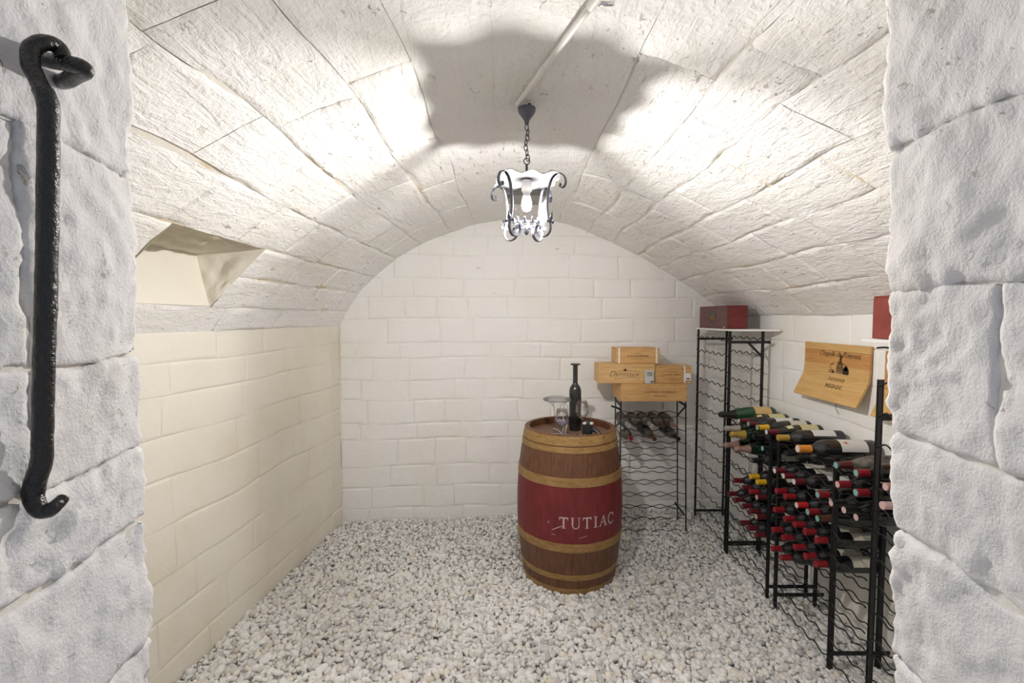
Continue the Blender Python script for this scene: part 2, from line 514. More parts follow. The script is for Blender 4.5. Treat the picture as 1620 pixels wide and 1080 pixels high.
# walls
def wall(name, A, B, z1, mt):
    mb = MB(); A = Vector((*A, -.1)); B = Vector((*B, -.1)); up = Vector((0, 0, z1 + .1))
    mb.add([A, B, B + up, A + up], [(0, 1, 2, 3)])
    return struct(mb.build(name, mt))
back = wall('wall_back', (-1.45, YB(-1.45) + .006), (1.9, YB(1.9) + .006), 2.55, M['joint_pale'])
left = wall('wall_left', (XL(YF - .1) - .005, YF - .1), (XL(4.0) - .005, 4.0), 1.6, M['joint_pale'])
right = wall('wall_right', (XR + .005, 4.0), (XR + .005, YF - .1), 1.70, M['joint_pale'])

def wall_stones(parent, A, B, normal, zs, wlo, whi, mt, clip=None, proud=.004, **kw):
    A = Vector((*A, 0)); B = Vector((*B, 0)); L = (B - A).length; d = (B - A) / L; nrm = Vector(normal).normalized()
    for z0, z1 in zip(zs, zs[1:]):
        x = -random.uniform(0, .2)
        while x < L:
            w = random.uniform(wlo, whi); x0, x1 = max(x, 0), min(x + w, L)
            x += w
            if x1 - x0 < .04: continue
            if clip:
                za, zb = clip((A + d * x0).x, (A + d * x0).y), clip((A + d * x1).x, (A + d * x1).y)
                if max(za, zb) < z0 + .01: continue
                def mp(a, b, A=A, d=d):
                    q = A + d * a
                    return Vector((q.x, q.y, min(b, clip(q.x, min(q.y, 3.9)) + .02)))
            else:
                def mp(a, b, A=A, d=d):
                    q = A + d * a
                    return Vector((q.x, q.y, b))
            stone(mp, lambda a, b: nrm, x0, x1, z0, z1, parent, mt, proud=random.uniform(proud * .4, proud * 1.5), **kw)

zs_back = [-.03, .10, .27, .44, .66, .79, .98, 1.14, 1.32, 1.44, 1.63, 1.80, 1.95, 2.14, 2.29, 2.46]
nb = Vector((.20, -3.165, 0))
wall_stones(back, (-1.37, YB(-1.37)), (1.80, YB(1.80)), nb, zs_back, .24, .46, M['backwall'], vault_z, .0018, gap=.0004, bevel=.006, n=7, jit=.0055, depth=.008, rough=.0022, warp=.02)
dl = Vector((XL(3.7) - XL(.7), 3.0, 0)).normalized()
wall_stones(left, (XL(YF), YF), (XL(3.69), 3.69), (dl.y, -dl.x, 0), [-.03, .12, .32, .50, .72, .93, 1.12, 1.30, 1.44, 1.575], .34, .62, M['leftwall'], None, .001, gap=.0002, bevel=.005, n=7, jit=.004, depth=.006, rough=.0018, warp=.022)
wall_stones(right, (XR, 3.9), (XR, YF), (-1, 0, 0), [-.03, .2, .42, .66, .86, 1.08, 1.3, 1.48, 1.655], .34, .62, M['rightwall'], None, .001, gap=.0002, bevel=.004, n=5, jit=.003, depth=.005, rough=.0018, warp=.02)

# door wall: core of masonry with rough jamb stones either side of the opening
def JL(y): return -.476 - .16 * (y - .6)
def JR(y): return .484 + .08 * (y - .6)
YN = -.22
core = MB()
core.add([(JL(YN) - .007, YN, -.1), (JL(YF - .02) - .007, YF - .02, -.1), (-2.2, YF - .02, -.1), (-2.2, YN, -.1),
          (JL(YN) - .007, YN, 2.8), (JL(YF - .02) - .007, YF - .02, 2.8), (-2.2, YF - .02, 2.8), (-2.2, YN, 2.8)],
         [(0, 1, 5, 4), (1, 2, 6, 5), (2, 3, 7, 6), (3, 0, 4, 7), (4, 5, 6, 7)])
core.add([(JR(YN) + .007 + .08, YN, -.1), (JR(YF - .02) + .007 + .08, YF - .02, -.1), (2.2, YF - .02, -.1), (2.2, YN, -.1),
          (JR(YN) + .007 - .058, YN, 2.8), (JR(YF - .02) + .007 - .058, YF - .02, 2.8), (2.2, YF - .02, 2.8), (2.2, YN, 2.8)],
         [(0, 4, 5, 1), (1, 5, 6, 2), (2, 6, 7, 3), (3, 7, 4, 0), (4, 7, 6, 5)])
core.box(-.55, .55, YN, YF - .02, 2.30, 2.8)
front = struct(core.build('wall_front', M['jamb_joint']))

def rough_stone(x0, x1, y0, y1, z0, z1, shear, parent, mt, r=.005, step=.007, amp=.0075, name='jamb_stone'):
    """a hewn block: finely subdivided rounded box with a broken surface"""
    c = Vector(((x0 + x1) / 2, (y0 + y1) / 2, (z0 + z1) / 2)); h = Vector(((x1 - x0) / 2, (y1 - y0) / 2, (z1 - z0) / 2))
    seed = Vector((random.random() * 50,) * 3)
    idx = {}; vs = []; fs = []
    cnt = [max(2, int(2 * q / step)) for q in h]
    def vert(p):
        key = (round(p[0], 4), round(p[1], 4), round(p[2], 4))
        if key in idx: return idx[key]
        p = Vector(p)
        q = Vector([max(-(h[i] - r), min(h[i] - r, p[i])) for i in range(3)])
        d = p - q; n = d.normalized() if d.length > 1e-9 else Vector((0, 0, 1))
        w = c + q + n * r
        big = noise.fractal(w * 8 + seed, 1, 2, 3); fine = noise.fractal(w * 55, .7, 2, 4) * (1 + 1.6 * max(0, noise.noise(w * 7 + seed)))
        chip = max(0, noise.noise(w * 20 + seed) - .2) * (2.4 if d.length > r * 1.2 else .7)
        w = w + n * (big * amp + fine * amp * .36 - chip * amp * 1.2)
        w.z += .011 * noise.noise(Vector((w.y * 9, w.z * 2.5, 1.5 + math.copysign(1, c.x)))); w.y += .006 * noise.noise(Vector((w.z * 9, w.y * 3, 4)))
        w.x += shear(w.y, w.z)
        idx[key] = len(vs); vs.append(w); return idx[key]
    for a in range(3):
        o1, o2 = (a + 1) % 3, (a + 2) % 3
        for sg in (-1, 1):
            if a == 0 and ((c.x < 0) == (sg < 0)): continue        # buried face
            n1, n2 = cnt[o1], cnt[o2]
            for i in range(n1):
                for k in range(n2):
                    q = []
                    for (di, dk) in ((0, 0), (1, 0), (1, 1), (0, 1)):
                        pt = [0, 0, 0]; pt[a] = sg * h[a]
                        pt[o1] = -h[o1] + 2 * h[o1] * (i + di) / n1; pt[o2] = -h[o2] + 2 * h[o2] * (k + dk) / n2
                        q.append(vert(pt))
                    fs.append(tuple(q if sg > 0 else q[::-1]))
    mb = MB(); mb.add(vs, fs)
    return mb.build(name, mt, parent, True)

for side, zs, seams in ((-1, [0, .36, .70, .98, 1.215, 1.376, 1.47, 1.59, 1.815, 2.08, 2.34], [.2, .3, .22, .33, .30, .25, .436, .436, .38, .30]),
                        (1, [0, .36, .68, .95, 1.19, 1.355, 1.483, 1.668, 1.84, 2.08, 2.34], [.25, .3, .2, .35, .28, .2, .455, .30, .25, .40])):
    for (z0, z1), s in zip(zip(zs, zs[1:]), seams):
        inview = z1 > 1.1 and z0 < 2.1
        for (y0, y1) in ((s + .0005, YF), (YN, s - .0005)):
            fine = inview and y1 > .3
            g = .0005
            if side < 0:
                rough_stone(-.70, -.476, y0, y1, z0 + g, z1 - g, lambda y, z: -.16 * (y - .6), front, M['jamb'], step=.0065 if fine else .03)
            else:
                rough_stone(.484, .70, y0, y1, z0 + g, z1 - g, lambda y, z: .08 * (y - .6) - .048 * (z - 1.6), front, M['jamb'], step=.0065 if fine else .03)

# floor and gravel
def ground(x, y):
    return .012 * noise.noise(Vector((x * 1.6, y * 1.6, 3))) + .045 * max(0, min(1, (y - 3.0) / .8)) * max(0, min(1, (x + .6) / 1.6))
mb = MB(); vs = []; fs = []
gx = np.linspace(-1.75, 1.85, 37); gy = np.linspace(.2, 4.0, 39)
for x in gx:
    for y in gy: vs.append((x, y, ground(x, y) - .022))
for i in range(36):
    for k in range(38): fs.append((i * 39 + k, (i + 1) * 39 + k, (i + 1) * 39 + k + 1, i * 39 + k + 1))
mb.add(vs, fs)
floor = struct(mb.build('floor', M['bed'], None, True))

def ico(sub):
    import bmesh
    bm = bmesh.new(); bmesh.ops.create_icosphere(bm, subdivisions=sub, radius=1.0)
    bm.verts.ensure_lookup_table()
    v = np.array([q.co[:] for q in bm.verts]); f = np.array([[w.index for w in q.verts] for q in bm.faces]); bm.free()
    return v, f
def protos(sub, n):
    v, f = ico(sub); out = []
    for i in range(n):
        w = v.copy()
        for _ in range(4):                     # slice flats to make it a broken, tumbled stone
            d = rng.normal(size=3); d /= np.linalg.norm(d); h = rng.uniform(.62, .9)
            s = w @ d; over = np.maximum(s - h, 0); w -= over[:, None] * d * .85
        w *= np.array([rng.uniform(.95, 1.35), rng.uniform(.75, 1.0), rng.uniform(.55, .8)])
        out.append(w)
    return out, f
def rotmats(n, tilt):
    a = rng.uniform(0, 2 * PI, n); b = rng.normal(0, tilt, n); c = rng.normal(0, tilt, n)
    z0 = np.zeros(n); o1 = np.ones(n)
    Rz = np.stack([np.cos(a), -np.sin(a), z0, np.sin(a), np.cos(a), z0, z0, z0, o1], -1).reshape(n, 3, 3)
    Rx = np.stack([o1, z0, z0, z0, np.cos(b), -np.sin(b), z0, np.sin(b), np.cos(b)], -1).reshape(n, 3, 3)
    Ry = np.stack([np.cos(c), z0, np.sin(c), z0, o1, z0, -np.sin(c), z0, np.cos(c)], -1).reshape(n, 3, 3)
    return Rx @ Ry @ Rz
pts = []
sp = .0205
for layer, (dz, dens) in enumerate(((-.014, 1.0), (.0, .95))):
    for i in range(int(3.5 / sp)):
        for k in range(int(3.2 / sp)):
            if random.random() > dens: continue
            x = -1.68 + (i + random.uniform(-.15, 1.15)) * sp; y = .85 + (k + random.uniform(-.15, 1.15)) * sp
            if y > YB(x) - .008 or x < XL(y) + .008 or x > XR - .008: continue
            if layer == 0 and y > 2.9 and random.random() < .3: continue
            pts.append((x, y, ground(x, y) + dz + random.uniform(-.004, .004), layer))
pts = np.array(pts)
size = rng.gamma(9, 1 / 9, len(pts)) * .0138
near = pts[:, 1] < 2.95
inview = (np.abs(pts[:, 0]) < pts[:, 1] * .86) & (pts[:, 1] > 1.98) & (pts[:, 3] == 1)
order = np.argsort(np.where(inview & (np.abs(pts[:, 0] + .2) < 1.0), pts[:, 1] - size * 8, 99))
top300 = set(order[:300].tolist())
V = []; Fc = []; base = 0
for sel, sub in ((near, 2), (~near, 1)):
    pv, pf = protos(sub, 14)
    ids = np.array([i for i in np.nonzero(sel)[0] if i not in top300])
    R = rotmats(len(ids), .45); which = rng.integers(0, 14, len(ids))
    A = np.stack(pv)[which] * size[ids][:, None, None]
    A = np.einsum('nij,nkj->nki', R, A) + pts[ids][:, None, :3]
    nvv = A.shape[1]
    F_ = pf[None] + (np.arange(len(ids)) * nvv)[:, None, None] + base
    V.append(A.reshape(-1, 3)); Fc.append(F_.reshape(-1, 3)); base += len(ids) * nvv
V = np.concatenate(V); Fc = np.concatenate(Fc)
me = bpy.data.meshes.new('gravel')
me.vertices.add(len(V)); me.vertices.foreach_set('co', V.astype(np.float32).ravel())
me.loops.add(Fc.size); me.loops.foreach_set('vertex_index', Fc.astype(np.int32).ravel())
me.polygons.add(len(Fc)); me.polygons.foreach_set('loop_start', np.arange(0, Fc.size, 3, dtype=np.int32))
me.polygons.foreach_set('use_smooth', np.ones(len(Fc), dtype=bool))
me.materials.append(M['gravel']); me.update(calc_edges=True)
gv = link('gravel', me, floor); gv['kind'] = 'stuff'
pv, pf = protos(2, 12)
pm = []
for w in pv:
    mb = MB(); mb.add(w.tolist(), [tuple(q) for q in pf.tolist()])
    o = mb.build('pebble', M['pebble'], floor, True); pm.append(o)
for n_, i in enumerate(sorted(top300)):
    if n_ < 12: o = pm[n_]
    else:
        o = pm[n_ % 12].copy(); col.objects.link(o)
    o.location = pts[i][:3] + np.array([0, 0, .002]); o.scale = (size[i],) * 3
    o.rotation_euler = (random.gauss(0, .4), random.gauss(0, .4), random.uniform(0, 6.28))

#---PART2---
# ------------------------------------------------------------------ lettering
def text_mesh(txt, size, shear=0.0, spacing=1.0, bold=0.0):
    cu = bpy.data.curves.new('lettering', 'FONT'); cu.body = txt; cu.size = size; cu.shear = shear
    cu.align_x = 'CENTER'; cu.space_character = spacing; cu.resolution_u = 3; cu.offset = bold
    o = bpy.data.objects.new('lettering_tmp', cu)
    me = bpy.data.meshes.new_from_object(o)
    bpy.data.objects.remove(o); bpy.data.curves.remove(cu)
    return me
def letters(txt, size, org, xd, yd, parent, mt, shear=0.0, spacing=1.0, sx=1.0, name='lettering', off=.0012, bold=0.0):
    me = text_mesh(txt, size, shear, spacing, bold)
    org = Vector(org); xd = Vector(xd).normalized(); yd = Vector(yd).normalized(); n = xd.cross(yd)
    for v in me.vertices:
        v.co = org + xd * (v.co.x * sx) + yd * v.co.y + n * off
    me.name = name; me.materials.clear(); me.materials.append(mt)
    return link(name, me, parent)
def flat_shapes(polys, org, xd, yd, parent, mt, name, off=.0012):
    org = Vector(org); xd = Vector(xd).normalized(); yd = Vector(yd).normalized(); n = xd.cross(yd)
    mb = MB()
    for pl in polys:
        mb.add([org + xd * a + yd * b + n * off for a, b in pl], [tuple(range(len(pl)))])
    return mb.build(name, mt, parent)
def ell(cx, cy, rx, ry, n=12): return [(cx + rx * math.cos(2 * PI * k / n), cy + ry * math.sin(2 * PI * k / n)) for k in range(n)]
def stroke(pts, w):
    out = []
    for (a, b) in zip(pts, pts[1:]):
        d = Vector((b[0] - a[0], b[1] - a[1])); d.normalize(); s = Vector((-d.y, d.x)) * w / 2
        out.append([(a[0] - s.x, a[1] - s.y), (b[0] - s.x, b[1] - s.y), (b[0] + s.x, b[1] + s.y), (a[0] + s.x, a[1] + s.y)])
    return out
def ring2(cx, cy, rx, ry, w, a0=0, a1=2 * PI, n=24):
    pts = [(cx + rx * math.cos(a0 + (a1 - a0) * k / n), cy + ry * math.sin(a0 + (a1 - a0) * k / n)) for k in range(n + 1)]
    return stroke(pts, w)

# ------------------------------------------------------------------ oak barrel
BX, BY = .37, 2.975
barrel = thing('wine_barrel', 'oak wine barrel with a red painted belly and tan hoops on the gravel', 'barrel', (BX, BY, -.02))
BH = .97
def br(z):
    k = (z - BH / 2) / (BH / 2)
    return .336 - .052 * abs(k) ** 2.0
NS = 26; zz = [BH * k / 14 for k in range(15)]
for s in range(NS):
    w = 2 * PI / NS; a0 = s * w + .0007; a1 = (s + 1) * w - .0007
    mb = MB(); vs = []; fs = []; seg = 4
    for z_ in zz:
        for k in range(seg + 1):
            a = a0 + (a1 - a0) * k / seg
            r = br(z_) - (.0011 if k in (0, seg) else 0)
            vs.append((r * math.sin(a), -r * math.cos(a), z_))
        for k in range(seg + 1):
            a = a1 + (a0 - a1) * k / seg; r = br(z_) - .026
            vs.append((r * math.sin(a), -r * math.cos(a), z_))
    m_ = 2 * (seg + 1)
    for i in range(14):
        for k in range(m_):
            fs.append((i * m_ + k, i * m_ + (k + 1) % m_, (i + 1) * m_ + (k + 1) % m_, (i + 1) * m_ + k))
    fs += [tuple(range(m_))[::-1], tuple(14 * m_ + k for k in range(m_))]
    mb.add(vs, fs); mb.build('stave', M['stave'], barrel, 'auto')
for (z0, z1) in ((.912, .966), (.872, .905), (.680, .732), (.296, .348), (.118, .152), (.005, .062)):
    mb = MB(); pr = []
    zm = (z0 + z1) / 2
    pr = [(br(z0) - .002, z0), (br(z0) + .003, z0), (br(zm) + .0035, zm), (br(z1) + .003, z1), (br(z1) - .002, z1)]
    mb.lathe(pr, 72); mb.build('hoop', M['hoop'], barrel, 'auto')
    mb = MB(); a = .5 + z0 * 3                 # riveted overlap
    for da in (0, .035):
        r = br(zm) + .004
        mb.lathe([(0, .003), (.004, .002), (.005, 0)], 8, '-y', (r * math.sin(a + da), -r * math.cos(a + da), zm))
    mb.build('rivet', M['hoop'], barrel, True)
hz = .925; hr = br(hz) - .022
edges = [-hr, -.19, -.10, -.015, .075, .165, hr]
for x0, x1 in zip(edges, edges[1:]):
    n = 8; top = []; x0_, x1_ = x0 + .001, x1 - .001
    xs = [x0_ + (x1_ - x0_) * k / n for k in range(n + 1)]
    pts_ = [(x, -math.sqrt(max(hr * hr - x * x, 0))) for x in xs] + [(x, math.sqrt(max(hr * hr - x * x, 0))) for x in xs[::-1]]
    mb = MB(); k = len(pts_)
    mb.add([(x, y, hz) for x, y in pts_] + [(x, y, hz - .02) for x, y in pts_],
           [tuple(range(k)), tuple(range(2 * k - 1, k - 1, -1))] + [(i, i + k, (i + 1) % k + k, (i + 1) % k) for i in range(k)])
    mb.build('head_board', M['head'], barrel)
# stencilled name, serif capitals drawn as strokes
def serif_letters():
    T = [[(-.42, .88), (.42, .88), (.42, 1.0), (-.42, 1.0)], [(-.42, .74), (-.36, .74), (-.34, .9), (-.42, .9)], [(.36, .74), (.42, .74), (.42, .9), (.34, .9)],
         [(-.08, .05), (.08, .05), (.08, .9), (-.08, .9)], [(-.2, 0), (.2, 0), (.16, .06), (-.16, .06)]]
    U = [[(-.36, .3), (-.22, .3), (-.22, .95), (-.36, .95)], [(-.46, .95), (-.12, .95), (-.12, 1), (-.46, 1)], [(.28, .3), (.34, .3), (.34, .95), (.28, .95)], [(.16, .95), (.46, .95), (.46, 1), (.16, 1)]]
    U += ring2(0.01, .32, .3, .3, .09, PI, 2 * PI, 12)
    I = [[(-.08, .05), (.08, .05), (.08, .95), (-.08, .95)], [(-.2, 0), (.2, 0), (.2, .06), (-.2, .06)], [(-.2, .94), (.2, .94), (.2, 1), (-.2, 1)]]
    A = [[(-.42, 0), (-.34, 0), (.04, .92), (0, 1)], [(.2, 0), (.38, 0), (.05, .98), (-.02, .96)], [(-.24, .32), (.24, .32), (.22, .39), (-.22, .39)],
         [(-.52, 0), (-.24, 0), (-.24, .05), (-.52, .05)], [(.12, 0), (.48, 0), (.48, .05), (.12, .05)]]
    C = ring2(.05, .5, .4, .48, .12, .62, 2 * PI - .62, 20) + [[(.30, .68), (.40, .68), (.40, .95), (.34, .9)]]
    return dict(T=T, U=U, I=I, A=A, C=C)
SL = serif_letters(); lh = .066
th = -.215; zb = .442
for i, (ch, wd) in enumerate(zip('TUTIAC', (.17, .205, .175, .15, .165, .2))):
    polys = SL[ch]; mb = MB(); tc0 = th + (.17, .375, .575, .735, .895, 1.075)[i] - .17
    for pl in polys:
        vs = []
        for (a, b) in pl:
            an = tc0 + a * lh * .95 / .336; z_ = zb + b * lh
            r = br(z_) + .0012; vs.append((r * math.sin(an), -r * math.cos(an), z_))
        mb.add(vs, [tuple(range(len(vs)))])
    mb.build('letter', M['chalk'], barrel)
for (a0, z0, a1, z1, w) in ((-.42, .425, -.27, .452, .005), (-.27, .452, -.23, .455, .003), (-.50, .46, -.47, .475, .006), (.05, .385, .2, .40, .0025), (-.43, .40, -.36, .398, .003)):
    n = 5; mb = MB()                           # a pale scratch in the paint
    for k in range(n):
        q = []
        for (s_, sg) in ((k / n, -1), ((k + 1) / n, -1), ((k + 1) / n, 1), (k / n, 1)):
            a = a0 + (a1 - a0) * s_; z_ = z0 + (z1 - z0) * s_ + sg * w / 2; r = br(z_) + .0012
            q.append((r * math.sin(a), -r * math.cos(a), z_))
        mb.add(q, [(0, 1, 2, 3)])
    mb.build('scratch', M['chalk'], barrel)
TOP = hz - .02                                  # top of barrel head, world

# bottle, decanter, glasses and corkscrew on the barrel
b = thing('tall_bottle', 'tall black bottle with flanged lip standing on the barrel head', 'bottle', (.412, 3.03, TOP))
mb = MB().lathe([(0, .004), (.034, 0), (.039, .004), (.039, .255), (.036, .275), (.027, .292), (.018, .302), (.0155, .312), (.0155, .425), (0, .425)], 28)
mb.build('glass_body', M['bordeaux'], b, 'auto')
MB().lathe([(.0155, .424), (.031, .428), (.032, .432), (.030, .436), (0, .436)], 28).build('lip', M['black'], b, 'auto')
MB().lathe([(.0396, .13), (.0396, .215)], 16, 'z', (0, 0, 0), -1.35, .25).build('label', mat('dark_bottle_label', (.03, .018, .018), .6), b, True)
MB().lathe([(.0398, .13), (.0398, .215)], 3, 'z', (0, 0, 0), -.02, .25).build('label_edge', M['label tan'], b, True)
mb = MB()
for k in range(4):
    mb.lathe([(.0400, .185 - k * .014), (.0400, .189 - k * .014)], 6, 'z', (0, 0, 0), -.9, -.2)
mb.build('label_print', mat('label_print_red', (.25, .06, .05), .6), b, True)

d = thing('decanter', 'wide clear glass decanter upturned to dry on wire stand', 'decanter', (.288, 2.96, TOP))
mb = MB().lathe([(.027, .03), (.0225, .06), (.020, .10), (.021, .14), (.026, .165), (.042, .186), (.070, .201), (.088, .209), (.091, .214), (.088, .219), (.070, .227), (.045, .233), (.025, .235), (0, .234)], 36)
mb.build('decanter_glass', M['glass'], d, True)
MB().lathe([(.0265, .032), (.0285, .030), (.0265, .027), (.0245, .030)], 24).build('mouth_rim', M['glass'], d, True)
MB().lathe([(.060, .2075), (.0905, .2105), (.0915, .2140), (.0905, .2175), (.086, .214), (.06, .2075)], 36).build('glass_edge', clear_glass('thick_glass_edge', (.80, .80, .82), .15)[0], d, True)
w = thing('wire_stand', 'bent chrome wire drying stand under the upturned decanter', 'stand', (.288, 2.955, TOP))
def curve3(P, n=8): return catmull([tuple(p) for p in P], n)
MB().tube(curve3([(-.062, -.12, .004), (-.085, -.10, .004), (-.08, -.07, .004), (-.03, -.045, .004), (.03, -.05, .004), (.068, -.08, .004), (.07, -.12, .004), (.04, -.15, .004), (.012, -.13, .006), (.02, -.09, .012), (.0, -.05, .03), (-.03, -.035, .035)]), .0028, 8).build('base_loop', M['chrome'], w, True)
MB().tube(curve3([(.02, -.08, .006), (.035, -.05, .05), (.038, -.02, .12), (.042, -.01, .17), (.052, -.005, .20), (.064, -.01, .17), (.068, -.02, .12), (.06, -.04, .07), (.045, -.07, .02), (.05, -.10, .004)]), .0028, 8).build('upright_loop', M['chrome'], w, True)

def wine_glass(loc, label, hh, bowl_r, bowl_h, fill):
    g = thing('wine_glass', label, 'glass', loc)
    st = hh - bowl_h
    o_ = [(.0, .0), (.034, .001), (.034, .003), (.010, .006), (.004, .012), (.0035, st - .01), (.006, st), (bowl_r * .55, st + bowl_h * .12), (bowl_r * .93, st + bowl_h * .30), (bowl_r, st + bowl_h * .42), (bowl_r * .93, st + bowl_h * .65), (bowl_r * .72, hh)]
    i_ = [(bowl_r * .71, hh), (bowl_r * .91, st + bowl_h * .65), (bowl_r * .97, st + bowl_h * .42), (bowl_r * .90, st + bowl_h * .31), (bowl_r * .5, st + bowl_h * .14), (0, st + .006)]
    MB().lathe(o_[6:] + i_, 28).build('bowl', M['glass'], g, True)
    MB().lathe(o_[3:7], 12).build('stem', M['glass'], g, True)
    MB().lathe(o_[:4], 28).build('foot', M['glass'], g, True)
    MB().lathe([(bowl_r * .715 + .0008 * math.cos(2 * PI * k / 8), hh + .0012 * math.sin(2 * PI * k / 8)) for k in range(9)], 28).build('rim', M['glass'], g, True)
    if fill:
        pv_, pf_ = ico(1); mb = MB()
        for _ in range(70):
            a = random.uniform(0, 2 * PI); q = math.sqrt(random.random()); zf = random.uniform(.16, .46)
            rr = bowl_r * .88 * (min(1, zf / .33)) * q
            mb.add([tuple(Vector(v_) * .0052 + Vector((rr * math.cos(a), rr * math.sin(a), st + bowl_h * zf))) for v_ in pv_], [tuple(f_) for f_ in pf_.tolist()])
        fb = mb.build('glass_beads', mat('lilac_glass_beads', (.42, .40, .48), .15), g, True); fb['kind'] = 'stuff'
    return g
wine_glass((.306, 2.84, TOP), 'wine glass holding lilac glass beads beside the wire stand', .175, .043, .125, True)
wine_glass((.438, 2.895, TOP), 'empty clear wine glass standing in front of the black bottle', .215, .042, .115, False)

cs = thing('lever_corkscrew', 'black lever corkscrew with chrome screw lying on the barrel head', 'corkscrew', (.455, 2.80, TOP))
mb = MB().box(-.022, .022, -.02, .02, .012, .095, .005); mb.build('body', M['black'], cs)
MB().tube(curve3([(.015, .0, .05), (.032, -.008, .056), (.052, -.024, .042), (.070, -.040, .020), (.076, -.046, .013)]), [.013] * 32 + [.012], 10).build('lever_handle', M['black'], cs, True)
MB().box(-.026, -.014, -.016, .016, .03, .108, .004).build('grip', M['black'], cs)
MB().box(.014, .026, -.016, .016, .03, .104, .004).build('grip', M['black'], cs)
cs.scale = (1.15, 1.15, 1.1)
for x in (-.016, .020):
    MB().lathe([(0, -.012), (.010, -.012), (.012, -.004), (.012, .004), (.010, .012), (0, .012)], 14, 'y', (x, -.012, .088)).build('pivot', M['chrome'], cs, True)
MB().lathe([(0, -.008), (.008, -.008), (.008, .008), (0, .008)], 12, 'y', (.012, -.024, .022)).build('bolt', M['chrome'], cs, True)
MB().tube([(-.018 + .004 * math.cos(k * .8), -.034 + .004 * math.sin(k * .8), .035 - k * .001) for k in range(30)], .0016, 6).build('screw', M['chrome'], cs, True)
MB().tube([(-.024, -.03, .03), (-.026, -.036, .004)], .003, 8).build('spike', M['chrome'], cs, True)

# ------------------------------------------------------------------ pendant lantern
LX, LY = .054, 1.75
cz = vault_z(LX, LY) - .004
lan = thing('pendant_lantern', 'wrought iron pendant lantern with scrolled bars, lit, hanging from vault', 'lantern', (LX, LY, 0))
lan.rotation_euler.z = math.radians(8)
MB().lathe([(.0, cz - .082), (.007, cz - .080), (.010, cz - .066), (.020, cz - .052), (.030, cz - .038), (.033, cz - .026), (.033, cz - .022), (.028, cz - .020), (0, cz - .020)], 24).build('ceiling_cup', M['lantern'], lan, 'auto')
mb = MB(); mb.tube([(.006, 0, cz - .02), (.012, 0, cz - .008), (.006, 0, cz)], .0045, 8); mb.build('ceiling_hook', M['iron'], lan, True)
for pts_ in ([(-.025, 0, cz - .022), (-.03, -.004, cz - .006), (-.02, -.006, cz)], [(.022, .0, cz - .022), (.028, -.006, cz - .008), (.02, -.008, cz - .001), (.008, -.008, cz - .003)], [(-.012, -.01, cz - .021), (.0, -.014, cz - .01), (.012, -.012, cz - .002)]):
    MB().tube(curve3(pts_), .0022, 6).build('flex_cable', M['plastic'], lan, True)
ztop = cz - .082; zrod = 2.215; nl = 7; ll = (ztop - zrod) / nl
for k in range(nl):
    zc = ztop - (k + .5) * ll; ang = (k % 2) * PI / 2 + .4; dx = .004 * math.sin(k * 1.3)
    P = []
    for q in range(14):
        a = 2 * PI * q / 14
        s_ = .0075 * math.cos(a)
        P.append((dx + s_ * math.cos(ang), s_ * math.sin(ang), zc + (ll * .5 + .0035) * math.sin(a)))
    MB().tube(P, .0019, 6, closed=True).build('chain_link', M['lantern'], lan, True)
MB().tube([(.011 * math.cos(2 * PI * q / 16), 0, zrod - .004 + .011 * math.sin(2 * PI * q / 16)) for q in range(16)], .002, 6, closed=True).build('ring', M['lantern'], lan, True)
MB().tube([(0, 0, zrod - .014), (0, 0, 2.14)], .0045, 10).build('rod', M['lantern'], lan, True)
# scalloped square cap
zc = 2.146; N = 28; vs = []; fs = []; HW = .112
for i in range(N + 1):
    for k in range(N + 1):
        a = -1 + 2 * i / N; b_ = -1 + 2 * k / N
        e = max(abs(a), abs(b_)); t_ = a if abs(b_) >= abs(a) else b_
        sc = 1 - .015 * e * (1 - math.cos(t_ * PI * 2)) * .5
        vs.append((a * HW * sc, b_ * HW * sc, zc + .012 * (e ** 3) * math.cos(t_ * PI * 3) * .5 - .006 * e ** 2))
for i in range(N):
    for k in range(N): fs.append((i * (N + 1) + k, (i + 1) * (N + 1) + k, (i + 1) * (N + 1) + k + 1, i * (N + 1) + k + 1))
n0 = len(vs)
vs2 = [(x, y, z + .002) for x, y, z in vs]
mb = MB(); mb.add(vs, [f[::-1] for f in fs]); mb.add(vs2, fs)
mb.build('cap', M['capplate'], lan, True)
# glass: four flared hammered panes
prof_g = [(.062, 1.985), (.062, 2.03), (.063, 2.07), (.068, 2.10), (.080, 2.125), (.098, 2.140)]
for q in range(4):
    vs = []; fs = []; n = 8; ca, sa = math.cos(q * PI / 2), math.sin(q * PI / 2)
    for (r, z_) in prof_g:
        for k in range(n + 1):
            s_ = (-1 + 2 * k / n) * r * .96
            x, y = s_, -(r + .006 * (1 - (s_ / r) ** 2))
            vs.append((x * ca - y * sa, x * sa + y * ca, z_))
    for i in range(len(prof_g) - 1):
        for k in range(n): fs.append((i * (n + 1) + k, i * (n + 1) + k + 1, (i + 1) * (n + 1) + k + 1, (i + 1) * (n + 1) + k))
    mb = MB(); mb.add(vs[:3 * (n + 1)], fs[:2 * n]); pane = mb.build('glass_pane', M['lantern_glass'], lan, True)
    mb = MB(); mb.add(vs[2 * (n + 1):], [tuple(i - 2 * (n + 1) for i in f_) for f_ in fs[2 * n:]]); mb.build('frosted_skirt', M['frosted_glass'], pane, True)
